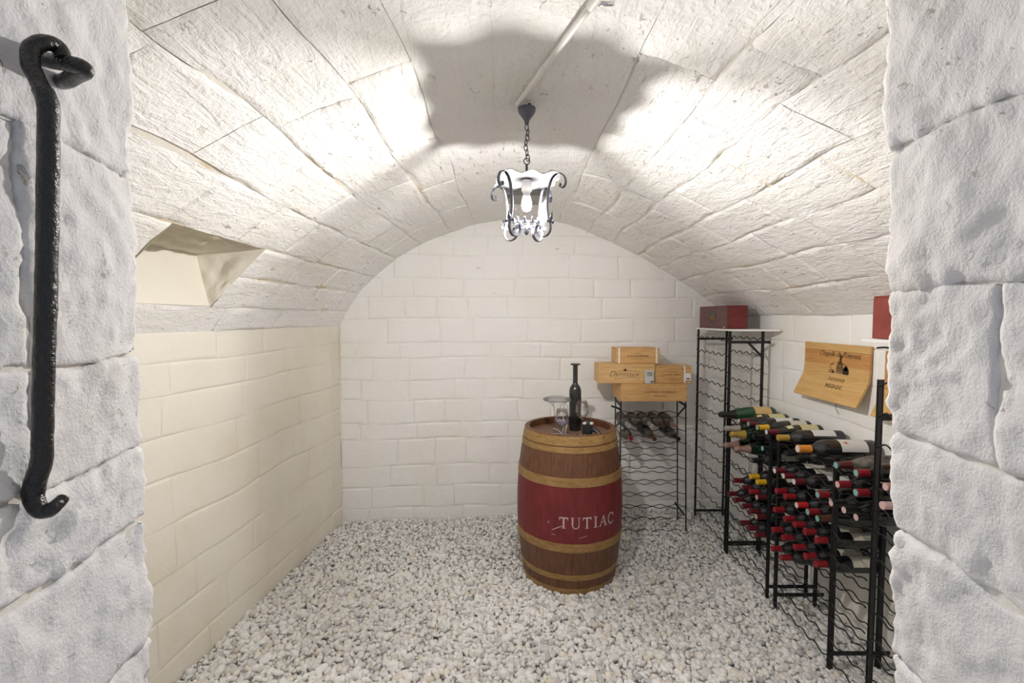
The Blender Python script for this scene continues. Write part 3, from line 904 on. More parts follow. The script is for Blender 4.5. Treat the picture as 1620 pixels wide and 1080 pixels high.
# four scrolled bars at the corners
for q in range(4):
    an = PI / 4 + q * PI / 2
    R = Vector((math.cos(an), math.sin(an), 0)); W = Vector((-math.sin(an), math.cos(an), 0))
    P2 = []
    for k in range(15):                        # top curl, outwards and down
        a = math.radians(-150 + k * 20 + 20); P2.append((.140 + .026 * math.cos(-a + PI / 2) * (0.75 + .25 * k / 14), 2.128 + .026 * math.sin(-a + PI / 2) * (.75 + .25 * k / 14)))
    top = []
    for k in range(17):
        a = math.radians(250 - k * 0) 
    top = [(.150, 2.098), (.142, 2.092), (.134, 2.098), (.134, 2.108)]
    top = [(.146, 2.107), (.143, 2.098), (.150, 2.091), (.160, 2.094), (.166, 2.106), (.163, 2.124), (.150, 2.139), (.130, 2.143), (.112, 2.132), (.101, 2.112), (.094, 2.085), (.090, 2.05), (.091, 2.02), (.097, 1.99), (.104, 1.965), (.101, 1.945), (.088, 1.932), (.070, 1.930), (.052, 1.938), (.042, 1.954), (.044, 1.970), (.056, 1.975), (.062, 1.966), (.058, 1.957)]
    pts3 = [R * r + Vector((0, 0, z_)) for r, z_ in catmull(top, 5)]
    MB().ribbon(pts3, W, .011, .0032).build('scroll_bar', M['lantern'], lan, 'auto')
    c0 = R * .101 + Vector((0, 0, 1.982))       # fleur-de-lis
    mb = MB()
    up = Vector((0, 0, 1)) * .98 + R * .2
    leaf = [(0, -.012), (.007, 0), (.008, .012), (0, .032), (-.008, .012), (-.007, 0)]
    for pl in (leaf, [(.004, -.002), (.014, .004), (.020, .002), (.021, -.006), (.016, -.008), (.010, -.006)], [(-.004, -.002), (-.010, -.006), (-.016, -.008), (-.021, -.006), (-.020, .002), (-.014, .004)]):
        k = len(pl)
        A_ = [c0 + W * a + up * b_ + R * .005 for a, b_ in pl]; B_ = [v_ - R * .003 for v_ in A_]
        mb.add(A_ + B_, [tuple(range(k)), tuple(range(2 * k - 1, k - 1, -1))] + [(i, i + k, (i + 1) % k + k, (i + 1) % k) for i in range(k)])
    mb.build('fleur_de_lis', M['lantern'], lan)
# bottom gallery with little candle-like cups
MB().tube([(.047 * math.cos(2 * PI * k / 24), .047 * math.sin(2 * PI * k / 24), 1.983) for k in range(24)], .0026, 6, closed=True).build('gallery_ring', M['lantern'], lan, True)
for k in range(4):
    a = PI / 4 + k * PI / 2
    MB().tube([(.047 * math.cos(a), .047 * math.sin(a), 1.983), (.028 * math.cos(a), .028 * math.sin(a), 1.972), (.004 * math.cos(a), .004 * math.sin(a), 1.966)], .0026, 6).build('gallery_arm', M['lantern'], lan, True)
MB().lathe([(0, 1.942), (.006, 1.946), (.009, 1.954), (.006, 1.962), (.008, 1.968), (0, 1.972)], 14).build('finial', M['lantern'], lan, True)
for k in range(10):
    a = 2 * PI * k / 10
    MB().lathe([(0, 0), (.004, 0), (.005, .006), (.003, .010), (.0045, .014), (0, .019)], 8, 'z', (.047 * math.cos(a), .047 * math.sin(a), 1.985)).build('gallery_knob', M['lantern'], lan, True)
MB().lathe([(0, 2.142), (.018, 2.142), (.019, 2.105), (.015, 2.098), (0, 2.098)], 18).build('socket', M['plastic'], lan, 'auto')
MB().lathe([(.0165, 2.066), (.0175, 2.054), (.0160, 2.042), (.0110, 2.033), (0, 2.029)], 20).build('glowing_dome', M['bulb'], lan, True)
MB().lathe([(.0125, 2.104), (.0135, 2.090), (.0165, 2.078), (.0172, 2.0662), (0, 2.0662)], 18).build('bulb_base', M['plastic'], lan, True)

# plastic conduit along the crown of the vault
C0 = Vector((LX - .035, LY - .012, 0)); C1 = Vector((.205, 1.175, 0)); C2 = Vector((.27, .62, 0))
def vz(q, d=.016): return Vector((q.x, q.y, vault_z(q.x, q.y) - d))
cd = thing('cable_conduit', 'white plastic cable conduit running along the vault crown to the lantern', 'conduit', vz(C0))
o0 = vz(C0)
P = [vz(C0.lerp(C1, k / 8)) - o0 for k in range(9)]
MB().tube(P, .0095, 12).build('pipe', M['plastic'], cd, True)
P = [vz(C1.lerp(C2, k / 6)) - o0 for k in range(7)]
MB().tube(P, .0095, 12).build('pipe', M['plastic'], cd, True)
dd = (vz(C1) - vz(C0)).normalized()
MB().tube([vz(C1) - o0 - dd * .03, vz(C1) - o0 + dd * .02], .0125, 14).build('coupling', M['plastic'], cd, 'auto')
MB().tube([vz(C0.lerp(C1, .42)) - o0 - dd * .02, vz(C0.lerp(C1, .42)) - o0 + dd * .02], .0118, 14).build('coupling', M['plastic'], cd, 'auto')
MB().tube([-o0 + vz(C1, .02) + Vector((q, 0.01, 0)) for q in (0, .03, .045)], .006, 8).build('clip', M['chrome'], cd, True)

# ------------------------------------------------------------------ iron hook on the left jamb
def at(x, y, Y):
    ph = math.atan(37 / 740); u = (x - 810) / 740; v = (540 - y) / 740
    b_ = math.cos(ph) + v * math.sin(ph); k = Y / b_
    return Vector((u * k, Y, EYE + (-math.sin(ph) + v * math.cos(ph)) * k))
hk = thing('iron_hook', 'long black iron door hook hanging on the left jamb from its staple', 'hook', at(66, 800, .425))
h0 = hk.location.copy()
bar = [at(100, 92, .452), at(92, 75, .450), at(72, 67, .440), at(50, 76, .432), at(48, 100, .428), at(58, 125, .426), at(73, 155, .424), at(77, 185, .424), at(76, 300, .424), at(74, 420, .424), at(70, 560, .424), at(67, 690, .424), at(65, 735, .424), at(55, 765, .424), at(54, 790, .422), at(66, 808, .420), at(84, 803, .424), at(101, 787, .434)]
cv = catmull([tuple(q - h0) for q in bar], 8)
n = len(cv); rr = []
for i in range(n):
    s_ = i / (n - 1)
    rr.append(.0068 if s_ < .33 else .0079 if s_ < .72 else .0082 - .003 * max(0, (s_ - .8) / .2))
mb = MB().tube(cv, rr, 18)
for i, v_ in enumerate(mb.v):
    q = Vector(v_); k = 1 + 0
    nz = noise.noise(q * 190) * .0005 + noise.noise(q * 60) * .0006
    cen = Vector(cv[min(i // 18, n - 1)]); dr = (q - cen)
    if dr.length > 1e-6: mb.v[i] = tuple(q + dr.normalized() * nz)
mb.build('bar', M['gloss_iron'], hk, True)
stp = thing('iron_staple', 'black iron staple driven into the left jamb holding the hook', 'staple', at(100, 105, .46))
s0 = stp.location.copy()
sp_ = [at(62, 92, .49), at(80, 96, .462), at(105, 100, .452), at(127, 105, .452), at(134, 112, .458), at(120, 119, .468), at(104, 128, .478), at(88, 130, .50)]
cv = catmull([tuple(q - s0) for q in sp_], 6)
MB().tube(cv, .0072, 14).build('loop', M['gloss_iron'], stp, True)

# ------------------------------------------------------------------ wine racks
def wave(p0, p1, pitch=.1, amp=.009, phase=0.0, n_per=8):
    p0 = Vector(p0); p1 = Vector(p1); L = (p1 - p0).length; n = max(4, int(L / pitch * n_per))
    return [p0.lerp(p1, k / n) + Vector((0, 0, amp * math.cos(2 * PI * (L * k / n + phase) / pitch))) for k in range(n + 1)]
XF, XBK = 1.482, 1.706
LEV = [.365, .475, .590, .700, .810, .910, .995]
def wall_rack(label, ya, yb, h, levels, brace=True, wires_to=None, r=.0032, pw=.0145, phase=0.0, top_bar=.075, base=None):
    z00 = -.02
    rk = thing('wine_rack', label, 'wine rack', (XF, (ya + yb) / 2, 0), 'black iron wine racks along the right wall')
    ox, oy = XF, (ya + yb) / 2
    frames = (ya, yb)
    for y in frames:
        for x in (XF, XBK):
            mb = MB().box(x - ox - pw / 2, x - ox + pw / 2, y - oy - .004, y - oy + .004, z00, h)
            sgn = 1 if y == yb else -1
            mb.box(x - ox - pw / 2, x - ox - pw / 2 + .004, *(sorted((y - oy, y - oy + sgn * pw * .7))), z00, h)
            mb.build('post', M['iron'], rk)
        for zc_ in (h - top_bar, .085):
            MB().bar((XF - ox - .012, y - oy - .007, zc_), (XBK - ox + .045, y - oy - .007, zc_), .006, .018).build('crossbar', M['iron'], rk)
    if brace:
        y = yb if yb < ya else ya
        MB().bar((XF - ox + .115, y - oy - .012, h - top_bar), (XBK - ox, y - oy - .012, h - top_bar - .11), .005, .014).build('brace', M['iron'], rk)
        MB().lathe([(0, -.006), (.008, -.006), (.008, .006), (0, .006)], 8, 'y', (XBK - ox + .04, y - oy - .010, h - top_bar - .004)).build('bolt', M['iron'], rk)
    ye = wires_to if wires_to is not None else yb
    for z_ in levels:
        for x in (XF - .012, XBK + .012):
            MB().tube(wave((x - ox, ya - oy, z_), (x - ox, ye - oy, z_), .0985, .009, phase), r, 6).build('wavy_wire', M['wire'], rk, True)
    return rk
wall_rack('tall empty black iron wine rack in the corner under the mahogany box', 3.715, 3.175, 1.548, [.08 + .1085 * k for k in range(14)])
lv2 = [.06, .15, .25] + [q - .046 for q in LEV]
wall_rack('low black iron wine rack next to the tall empty rack', 3.150, 2.640, .985, lv2, False, None, .0032, .0145, .03)
wall_rack('low black iron wine rack below the bent wooden panel', 2.560, 2.100, 1.005, lv2, False, 1.886, .0032, .019, .03)
rk = thing('wine_rack', 'medium height black iron wine rack half hidden by the right door jamb', 'wine rack', (1.49, 1.88, 0), 'black iron wine racks along the right wall')
for (x, y) in ((0, 0), (.225, -.03), (0, -.52), (.225, -.52)):
    MB().box(x - .012, x + .012, y - .004, y + .004, -.02, 1.388).box(x - .012, x - .008, y - .024, y, -.02, 1.388).build('post', M['iron'], rk)
for y in (0, -.52):
    for z_ in (1.236, .085):
        MB().bar((-.015, y - .008, z_), (.265, y - .008, z_), .006, .026).build('crossbar', M['iron'], rk)
for z_ in [.06, .15, .25] + [q - .046 for q in LEV] + [1.125, 1.25, 1.372]:
    for x in (.0, .235):
        MB().tube(wave((x - .012, -.005, z_), (x - .012, -.54, z_), .0985, .010, .05), .0036, 6).build('wavy_wire', M['wire'], rk, True)

# freestanding thin wire rack against the back wall
br_ = thing('wire_bottle_rack', 'thin folding wire bottle rack behind the barrel carrying the pine crates', 'wine rack', (1.05, 3.55, .02))
def rel(x, y, z): return (x - 1.05, y - 3.55, z - .02)
RX0, RX1, RY0, RY1 = .812, 1.295, 3.46, 3.64
for x in (RX0, RX1):
    for y in (RY0, RY1):
        lean = .02 if x == RX1 else 0
        MB().tube([rel(x + lean, y, .01), rel(x, y, 1.015)], .0052, 8).build('post', M['wire'], br_, True)
    for z_ in (.16, .985):
        MB().bar(rel(x, RY0 - .012, z_), rel(x, RY1 + .012, z_ + .01), .006, .016).build('side_bar', M['iron'], br_)
MB().bar(rel(RX1 - .004, RY0, .975), rel(RX1 - .004, RY1 - .01, .87), .005, .012).build('brace', M['iron'], br_)
MB().tube([rel(RX0 - .075, RY0 - .02, .985), rel(RX0 - .03, RY0 - .01, .97), rel(RX0 + .005, RY0, .95)], .007, 8).build('catch', M['iron'], br_, True)
for k in range(10):
    z_ = .039 + k * .0955
    for y in (RY0 - .006, RY1 + .006):
        MB().tube(wave(rel(RX0, y, z_), rel(RX1 + .01, y, z_), .12, .008, .06), .0028, 6).build('wavy_wire', M['wire'], br_, True)
for z_ in (.39, .49, .60, .70, .80, .90):
    MB().tube([rel(RX0, RY0, z_), rel(RX0, RY1, z_)], .0024, 6).build('side_wire', M['wire'], br_, True)
MB().tube([rel(1.13, RY0 + .04, 1.0), rel(1.13, RY0 + .035, .96), rel(1.135, RY0 + .03, .945), rel(1.14, RY0 + .035, .96), rel(1.142, RY0 + .04, 1.0)], .0016, 6).build('wire_hook', M['wire'], br_, True)

# ------------------------------------------------------------------ bottles
BP = {
 'bordeaux': ([(0, .012), (.024, .004), (.033, 0), (.0370, .005), (.0375, .012), (.0375, .188), (.0362, .203), (.030, .220), (.0205, .235), (.0155, .248), (.0145, .262), (.0142, .296), (.0155, .297), (.0155, .302), (0, .302)], .252),
 'burgundy': ([(0, .012), (.026, .004), (.036, 0), (.0405, .006), (.0408, .014), (.0408, .125), (.0392, .150), (.0335, .182), (.0255, .212), (.0185, .240), (.0152, .262), (.0145, .296), (.016, .297), (.016, .303), (0, .303)], .240),
 'champagne': ([(0, .016), (.03, .005), (.039, 0), (.0435, .007), (.044, .016), (.044, .145), (.0425, .165), (.0365, .198), (.0275, .232), (.0195, .262), (.0160, .285), (.0155, .300), (.018, .302), (.018, .309), (.0155, .312), (.0155, .318), (0, .318)], .228),
}
def rad_at(pr, h):
    for (r0, a), (r1, b_) in zip(pr[4:], pr[5:]):
        if a <= h <= b_ and b_ > a: return r0 + (r1 - r0) * (h - a) / (b_ - a)
    return .0155
MESH = {}
def bmesh_(key, make, mt):
    if key not in MESH:
        mb = make(); o = mb.build(key[0], mt, None, 'auto'); MESH[key] = o.data; bpy.data.objects.remove(o)
    return MESH[key]
def bottle(kind, cap, label, base, direction, lab=None, glass=None, tip=None, scale=1.0, roll=0.0, group=None, neck=False, dusty=False, h0=None):
    """a lying bottle; its base is at `base`, its neck points along `direction` (local +z)"""
    pr, c0 = BP[kind]
    t_ = thing('wine_bottle' if kind != 'champagne' else 'champagne_bottle', label, 'bottle', base, group)
    q = Vector(direction).to_track_quat('Z', 'Y')
    # roll so that local -y looks up
    up = q @ Vector((0, -1, 0)); want = Vector((0, 0, 1)); ax = Vector(direction).normalized()
    want = (want - ax * want.dot(ax)).normalized()
    ang = math.atan2(ax.dot(up.cross(want)), up.dot(want)) + roll
    t_.rotation_euler = (Matrix.Rotation(ang, 4, ax) @ q.to_matrix().to_4x4()).to_euler()
    t_.scale = (scale,) * 3
    gm = M[glass or ('dusty' if dusty else kind)]
    link('glass_body', bmesh_(('glass_body', kind, gm.name), lambda: MB().lathe(pr, 22), gm), t_)
    if cap:
        hs = [c0 + (pr[-1][1] + .0012 - c0) * k / 8 for k in range(9)]
        pc = [(rad_at(pr, h) + .0009, h) for h in hs[:-1]]
        if kind == 'champagne': pc[6] = (.0185, hs[6]); pc[7] = (.0192, hs[7])
        else: pc = [(max(r, .0152) if h > c0 + .02 else r, h) for r, h in pc]; pc += [(.0158, hs[-1] - .002)]
        pc += [(.0150, hs[-1]), (0, hs[-1] + (.002 if kind == 'champagne' else 0))]
        link('capsule', bmesh_(('capsule', kind, cap), lambda: MB().lathe(pc, 18), M['cap ' + cap]), t_)
    if tip:
        hh_ = pr[-1][1] + .0018
        link('capsule_top', bmesh_(('capsule_top', kind, tip), lambda: MB().lathe([(.0138, hh_ - .001), (.0135, hh_), (0, hh_)], 16), M['cap ' + tip]), t_)
    if lab:
        rr_ = pr[5][0] + .0006; la, lb_ = (.030, .125) if kind != 'bordeaux' else (.045, .150)
        link('label', bmesh_(('label', kind, lab), lambda: MB().lathe([(rr_, la), (rr_, lb_)], 18, 'z', (0, 0, 0), -PI / 2 - 1.25, -PI / 2 + 1.25), M[lab]), t_)
    if neck:
        h_a, h_b = .165, .195
        link('shoulder_label', bmesh_(('shoulder_label', kind, lab), lambda: MB().lathe([(rad_at(pr, h_a) + .0008, h_a), (rad_at(pr, h_b) + .0008, h_b)], 8, 'z', (0, 0, 0), -PI / 2 - .55, -PI / 2 + .55), M['label yellow']), t_)
    return t_

ORD = ['first', 'second', 'third', 'fourth', 'fifth', 'sixth', 'seventh', 'eighth', 'ninth', 'tenth', 'eleventh', 'twelfth', 'thirteenth']
TIER = ['lowest', 'second', 'third', 'fourth', 'fifth', 'sixth', 'top']
# (depth along the wall, kind, capsule, capsule top, label, extra)
B = 'bordeaux'; U = 'burgundy'; Cg = 'champagne'
ROWS = {
 6: [(3.09, Cg, 'black', None, 'label tan', dict(glass='green', scale=1.12, tipx=1.385)), (2.92, U, 'dark red', 'pale', 'label yellow', dict(neck=True)), (2.80, B, 'maroon', 'teal', 'label white', {}), (2.70, U, 'yellow', 'teal', 'label', {}),
     (2.60, U, 'dark red', 'pale', 'label yellow', dict(neck=True)), (2.47, B, 'gold', 'gold', 'label white', dict(scale=1.1, yaw=.05)), (2.26, B, 'orange', 'pale', 'label white', dict(scale=1.22, tipx=1.40, mark=True)),
     (2.02, U, 'maroon', 'teal', None, dict(dusty=True, tipx=1.42)), (1.912, B, 'red', 'teal', 'label', {}), (1.76, B, 'rose', 'pink', 'label', {})],
 5: [(3.045, Cg, 'silver', None, None, dict(tipx=1.40)), (2.952, Cg, 'gold', None, None, dict(tipx=1.395, dz=-.018)), (2.50, B, 'black', None, 'label', dict(tipx=1.52)), (2.40, B, 'black', None, 'label white', dict(tipx=1.52)), (2.84, B, 'black', None, None, dict(tipx=1.50)), (2.69, B, 'black', 'teal', None, dict(tipx=1.46, dz=-.03)), (2.02, B, 'red', 'pink', 'label', {}), (1.91, B, 'red', 'teal', 'label', {}), (1.77, B, 'pink', 'pink', 'label', {})],
 4: [(3.09, Cg, 'rose', None, None, dict(dz=-.02, tipx=1.42)), (2.96, Cg, 'rose', None, None, dict(dz=-.015)), (2.76, B, 'black', None, 'label', dict(dz=-.02, tipx=1.44)), (2.51, B, 'dark red', 'pale', 'label', {}), (2.425, B, 'dark red', 'pale', 'label', {}), (2.335, B, 'dark red', 'pale', 'label white', {}),
     (2.15, B, 'red', 'teal', 'label', {}), (2.053, B, 'black', 'pink', None, {}), (1.978, B, 'black', 'pink', None, {}), (1.905, B, 'black', 'pink', None, {})],
 3: [(2.765, B, 'yellow', 'yellow', 'label', dict(dz=-.015)), (2.685, B, 'yellow', 'yellow', 'label', dict(dz=-.015)), (2.49, B, 'red', None, 'label', {}), (2.41, B, 'red', None, 'label', {}), (2.305, B, 'bright red', 'pale', 'label', {}), (2.22, B, 'red', 'teal', 'label', {}), (2.146, U, 'brown', 'teal', None, {})],
 2: [(2.96, B, 'dark red', None, 'label', {}), (2.845, B, 'maroon', 'dark red', 'label', {}), (2.762, B, 'red', None, 'label', {}), (2.684, B, 'maroon', 'pink', 'label', {}), (2.50, B, 'red', None, 'label', {}), (2.405, B, 'red', None, 'label', {}), (2.32, B, 'red', None, 'label', {}), (2.235, B, 'red', None, 'label', {}), (2.147, B, 'red', None, 'label', {})],
 1: [(3.04, B, 'dark red', None, 'label', {}), (2.955, B, 'dark red', None, 'label', {}), (2.845, B, 'dark red', None, 'label', {}), (2.763, B, 'dark red', None, 'label', {}), (2.683, B, 'maroon', 'pink', 'label', {}), (2.51, B, 'red', 'red', 'label', {}), (2.42, B, 'red', 'red', 'label', {}), (2.315, B, 'red', 'red', 'label', {}), (2.23, B, 'red', 'red', 'label', {}), (2.147, B, 'red', 'red', 'label', {})],
 0: [(2.86, B, 'dark red', None, 'label', {}), (2.77, B, 'dark red', None, 'label', {}), (2.684, B, 'dark red', None, 'label', {}), (2.515, B, 'red', 'red', 'label', {}), (2.43, B, 'red', 'red', 'label', {})],
}
for lv, row in ROWS.items():
    row = sorted(row, key=lambda q: -q[0])
    n_of = len(row)
    for i, (y, kind, cap, tip, lab, ex) in enumerate(row):
        nm = {Cg: 'champagne bottle', B: 'wine bottle', U: 'sloping-shouldered bottle'}[kind]
        foil = 'foil' if kind == Cg else 'capsule'
        lbl = f"{nm} with {cap} {foil}, {TIER[lv]} tier of low racks, {ORD[i]} from tall rack"
        sc = ex.get('scale', 1.0); ln = BP[kind][0][-1][1] * sc; tx = ex.get('tipx', 1.43)
        z_ = LEV[lv] + ex.get('dz', 0) + random.uniform(-.003, .003)
        base = (min(tx + ln, 1.785), y, z_)
        o = bottle(kind, cap, lbl, base, (-1, ex.get('yaw', 0) + random.uniform(-.012, .012), random.uniform(-.012, .012)), lab, ex.get('glass'), tip, sc, random.uniform(-.25, .25) if not ex.get('mark') else -.35, 'wine bottles in the low racks', ex.get('neck', False), ex.get('dusty', False))
        if ex.get('mark'):
            mb = MB(); rr_ = .0385
            for (a, h_, s_) in ((-PI / 2 - .28, .128, .006), (-PI / 2 - .15, .124, .0045), (-PI / 2 - .34, .122, .004), (-PI / 2 - .2, .134, .0035)):
                q = []
                for k in range(8):
                    s2 = s_ * (1 if k % 2 else .6)
                    aa = a + s2 / rr_ * math.cos(k * PI / 4); hh_ = h_ + s2 * math.sin(k * PI / 4)
                    q.append((rr_ * math.cos(aa), rr_ * math.sin(aa), hh_))
                mb.add(q, [tuple(range(8))])
            mb.build('leaf_mark', mat('rust_print', (.45, .12, .02), .7), o)
# back rack bottles lie with their necks towards the room
for i, (x, cap) in enumerate(((.872, 'silver'), (.955, 'black'), (1.040, 'silver'), (1.125, 'brown'), (1.210, 'rose'))):
    bottle(B if i % 2 else U, cap, f'dusty bottle with {cap} capsule, upper row of thin wire rack, {ORD[i]} from the barrel', (x, 3.745, .845), (.0, -1, -.03), None, None, None, 1.0, 0, 'dusty bottles in the wire rack', False, True)
for i, (x, cap) in enumerate(((.870, 'red'), (1.045, 'brown'), (1.222, 'black'))):
    bottle(U if i else B, cap, f'dusty bottle with {cap} capsule, lower row of thin wire rack', (x, 3.745, .755), (.06, -1, -.06), 'label white' if i == 0 else None, None, None, 1.0, .3, 'dusty bottles in the wire rack', False, True)

# ------------------------------------------------------------------ crates, boxes, panels
def crate(name_, label, x0, x1, y0, y1, z0, z1, mt, straps=(), t_=.009, group='pine wine crates stacked on the wire rack'):
    c = thing('wine_crate', label, 'crate', ((x0 + x1) / 2, (y0 + y1) / 2, z0), group)
    w, d_, h = (x1 - x0) / 2, (y1 - y0) / 2, z1 - z0
    MB().box(-w, w, -d_, -d_ + t_, 0.0, h, .0015).build('front_board', mt, c)
    MB().box(-w, w, d_ - t_, d_, 0.0, h, .0015).build('back_board', mt, c)
    for sg in (-1, 1):
        xa, xb = sorted((sg * w, sg * (w - t_ * 1.3)))
        MB().box(xa, xb, -d_ + t_ + .0005, d_ - t_ - .0005, 0.001, h - .001, .001).build('end_board', mt, c)
    MB().box(-w + .001, w - .001, -d_ + .001, d_ - .001, h + .0003, h + .0075, .0015).build('lid', mt, c)
    MB().box(-w + .014, w - .014, -d_ + t_ + .001, d_ - t_ - .001, .001, .008).build('bottom_board', mt, c)
    for sx in straps:
        MB().box(sx * w - .006, sx * w + .006, -d_ - .0016, -d_ - .0003, .0, h + .0085).box(sx * w - .006, sx * w + .006, -d_ - .0016, d_, h + .0078, h + .009).build('strap', M['white'], c)
    return c, -d_
X_, Z_ = (1, 0, 0), (0, 0, 1)
ZC = 1.022
c, f = crate('', 'long pine crate at the bottom of the stack on wire rack', .806, 1.292, 3.425, 3.745, ZC, ZC + .122, M['pine'])
letters('CHATEAU POUJEAUX', .0235, (.045, f, .062), X_, Z_, c, M['ink'], 0, 1.02)
letters('Moulis en Medoc', .0135, (.045, f, .036), X_, Z_, c, M['ink'], .2, 1.0)
for (a, b_) in ((-.22, .03), (-.205, .08), (.235, .03), (.235, .095)):
    MB().lathe([(0, .0008), (.0028, .0003), (.003, 0)], 8, '-y', (a, f - .0002, b_)).build('nail', M['ink black'], c)
c, f = crate('', 'long pine crate with flourishing script, overhanging the lower crate', .640, 1.060, 3.455, 3.63, ZC + .131, ZC + .268, M['pine2'])
letters('Dyrmaux', .062, (-.02, f, .050), X_, Z_, c, M['ink black'], .35, .95, 1.0, bold=-.0012)
flat_shapes([[(-.012, .092), (.010, .092), (.010, .104), (-.012, .104)], [(-.008, .105), (-.004, .105), (-.006, .114)], [(-.002, .105), (.002, .105), (0, .117)], [(.004, .105), (.008, .105), (.006, .114)]], (-.01, f, 0), X_, Z_, c, M['ink'], 'crest')
flat_shapes(stroke([(-.085, .05), (-.05, .088), (.05, .094), (.105, .086)], .0014) + stroke([(-.09, .022), (-.02, .040), (.06, .046), (.11, .026)], .0014), (-.01, f, 0), X_, Z_, c, M['ink'], 'flourish')
MB().box(-.21, .21, f - .003, f, .118, .137, .001).build('front_rail', M['pine2'], c)
MB().box(-.21, .21, f - .003, f, .0, .010, .001).build('front_rail', M['pine2'], c)
MB().box(-.21, -.198, f - .003, f, .010, .118, .001).build('front_rail', M['pine2'], c)
c, f = crate('', 'short pine crate with oval brand and white label beside long one', 1.066, 1.338, 3.47, 3.645, ZC + .131, ZC + .252, M['pine'], (.62,))
flat_shapes(ring2(-.005, .062, .080, .040, .0018, 0, 2 * PI, 36), (0, f, 0), X_, Z_, c, M['ink'], 'oval_brand')
letters('CHATEAU', .0145, (-.005, f, .080), X_, Z_, c, M['ink'], 0, 1.1)
letters('DUHART-MILON', .0165, (-.005, f, .056), X_, Z_, c, M['ink'], 0, 1.0)
letters('PAUILLAC', .0125, (-.005, f, .034), X_, Z_, c, M['ink'], 0, 1.1)
letters('20', .017, (.07, f, .094), X_, Z_, c, M['ink'], 0, 1.0)
letters('12', .017, (.07, f, .012), X_, Z_, c, M['ink'], 0, 1.0)
lb = MB().box(.088, .132, f - .0026, f - .0017, .020, .072).build('paper_label', M['white'], c)
MB().box(.096, .124, f - .0031, f - .0027, .028, .036).build('label_print', M['black'], lb)
c, f = crate('', 'small strapped pine crate on top of the crate stack', .775, 1.100, 3.475, 3.64, ZC + .277, ZC + .385, M['pine'], (-.86, .86))
letters('CHATEAU', .010, (0, f, .070), X_, Z_, c, M['ink'], 0, 1.1)
letters('LA FLEUR-PETRUS', .0215, (0, f, .047), X_, Z_, c, M['ink'], 0, 1.0, .95)
letters('POMEROL', .0135, (0, f, .028), X_, Z_, c, M['ink'], 0, 1.9)
letters('2011', .0095, (0, f, .010), X_, Z_, c, M['ink'], 0, 1.1)

th_ = thing('digital_thermometer', 'small silver digital thermometer leaning on the crates', 'thermometer', (1.015, 3.435, ZC + .130))
th_.rotation_euler = (-.06, 0, 0)
MB().box(-.033, .033, -.009, .009, .001, .098, .004).build('case', M['silver'], th_)
sc_ = MB().box(-.022, .022, -.0100, -.0091, .056, .088).build('screen', M['lcd'], th_)
letters('21.4', .015, (0, -.0100, .073), X_, Z_, sc_, M['black'], 0, 1.0, name='digits', off=.0005)
letters('63', .011, (.006, -.0100, .060), X_, Z_, sc_, M['black'], 0, 1.0, name='digits', off=.0005)
for x in (.010, .023):
    MB().box(x - .005, x + .005, -.0115, -.0091, .010, .020, .001).build('button', M['black'], th_)

# board and mahogany box on the tall rack
bd = MB(); vs = [(1.455, 3.70), (1.475, 3.15), (1.765, 3.08), (1.785, 3.72)]
bd.add([(x, y, 1.5485) for x, y in vs] + [(x, y, 1.5605) for x, y in vs], [(3, 2, 1, 0), (4, 5, 6, 7)] + [(i, (i + 1) % 4, (i + 1) % 4 + 4, i + 4) for i in range(4)])
tag(bd.build('shelf_board', M['board']), 'white board laid across the top of the tall empty rack', 'shelf')
bx = thing('mahogany_box', 'dark red wooden gift box with round emblem on tall rack', 'box', (1.555, 3.465, 1.561))
bl_, bw = .235, .072
MB().box(-bw, -bw + .008, -bl_, bl_, .001, .155, .001).build('front_panel', M['mahogany'], bx)
MB().box(bw - .008, bw, -bl_, bl_, .001, .155, .001).build('back_panel', M['mahogany'], bx)
for y in (-bl_, bl_ - .008):
    MB().box(-bw + .0085, bw - .0085, y, y + .008, .001, .155, .001).build('end_panel', M['mahogany2'], bx)
MB().box(-bw + .001, bw - .001, -bl_ + .001, bl_ - .001, .1555, .163, .001).build('lid', M['mahogany2'], bx)
MB().box(-bw + .009, bw - .009, -bl_ + .009, bl_ - .009, .001, .008).build('bottom', M['mahogany'], bx)
em = flat_shapes([ell(0, 0, .060, .050, 24)], (-bw, 0, .080), (0, -1, 0), Z_, bx, mat('emblem_green', (.075, .050, .035), .5), 'emblem')
flat_shapes([ell(0, .022, .040, .020, 14)], (-bw - .0003, 0, .080), (0, -1, 0), Z_, em, mat('emblem_leaf', (.06, .085, .05), .5), 'emblem_leaf')
flat_shapes([ell(-.012, -.002, .024, .013, 10), ell(.014, -.004, .020, .009, 10), ell(0, .008, .014, .008, 8)], (-bw - .0006, 0, .080), (0, -1, 0), Z_, em, mat('emblem_gold', (.42, .17, .04), .5), 'emblem_gold')
for y in (-bl_ + .03,):
    MB().box(-bw - .004, -bw - .0005, y, y + .012, .004, .016, .001).build('clasp', M['chrome'], bx)

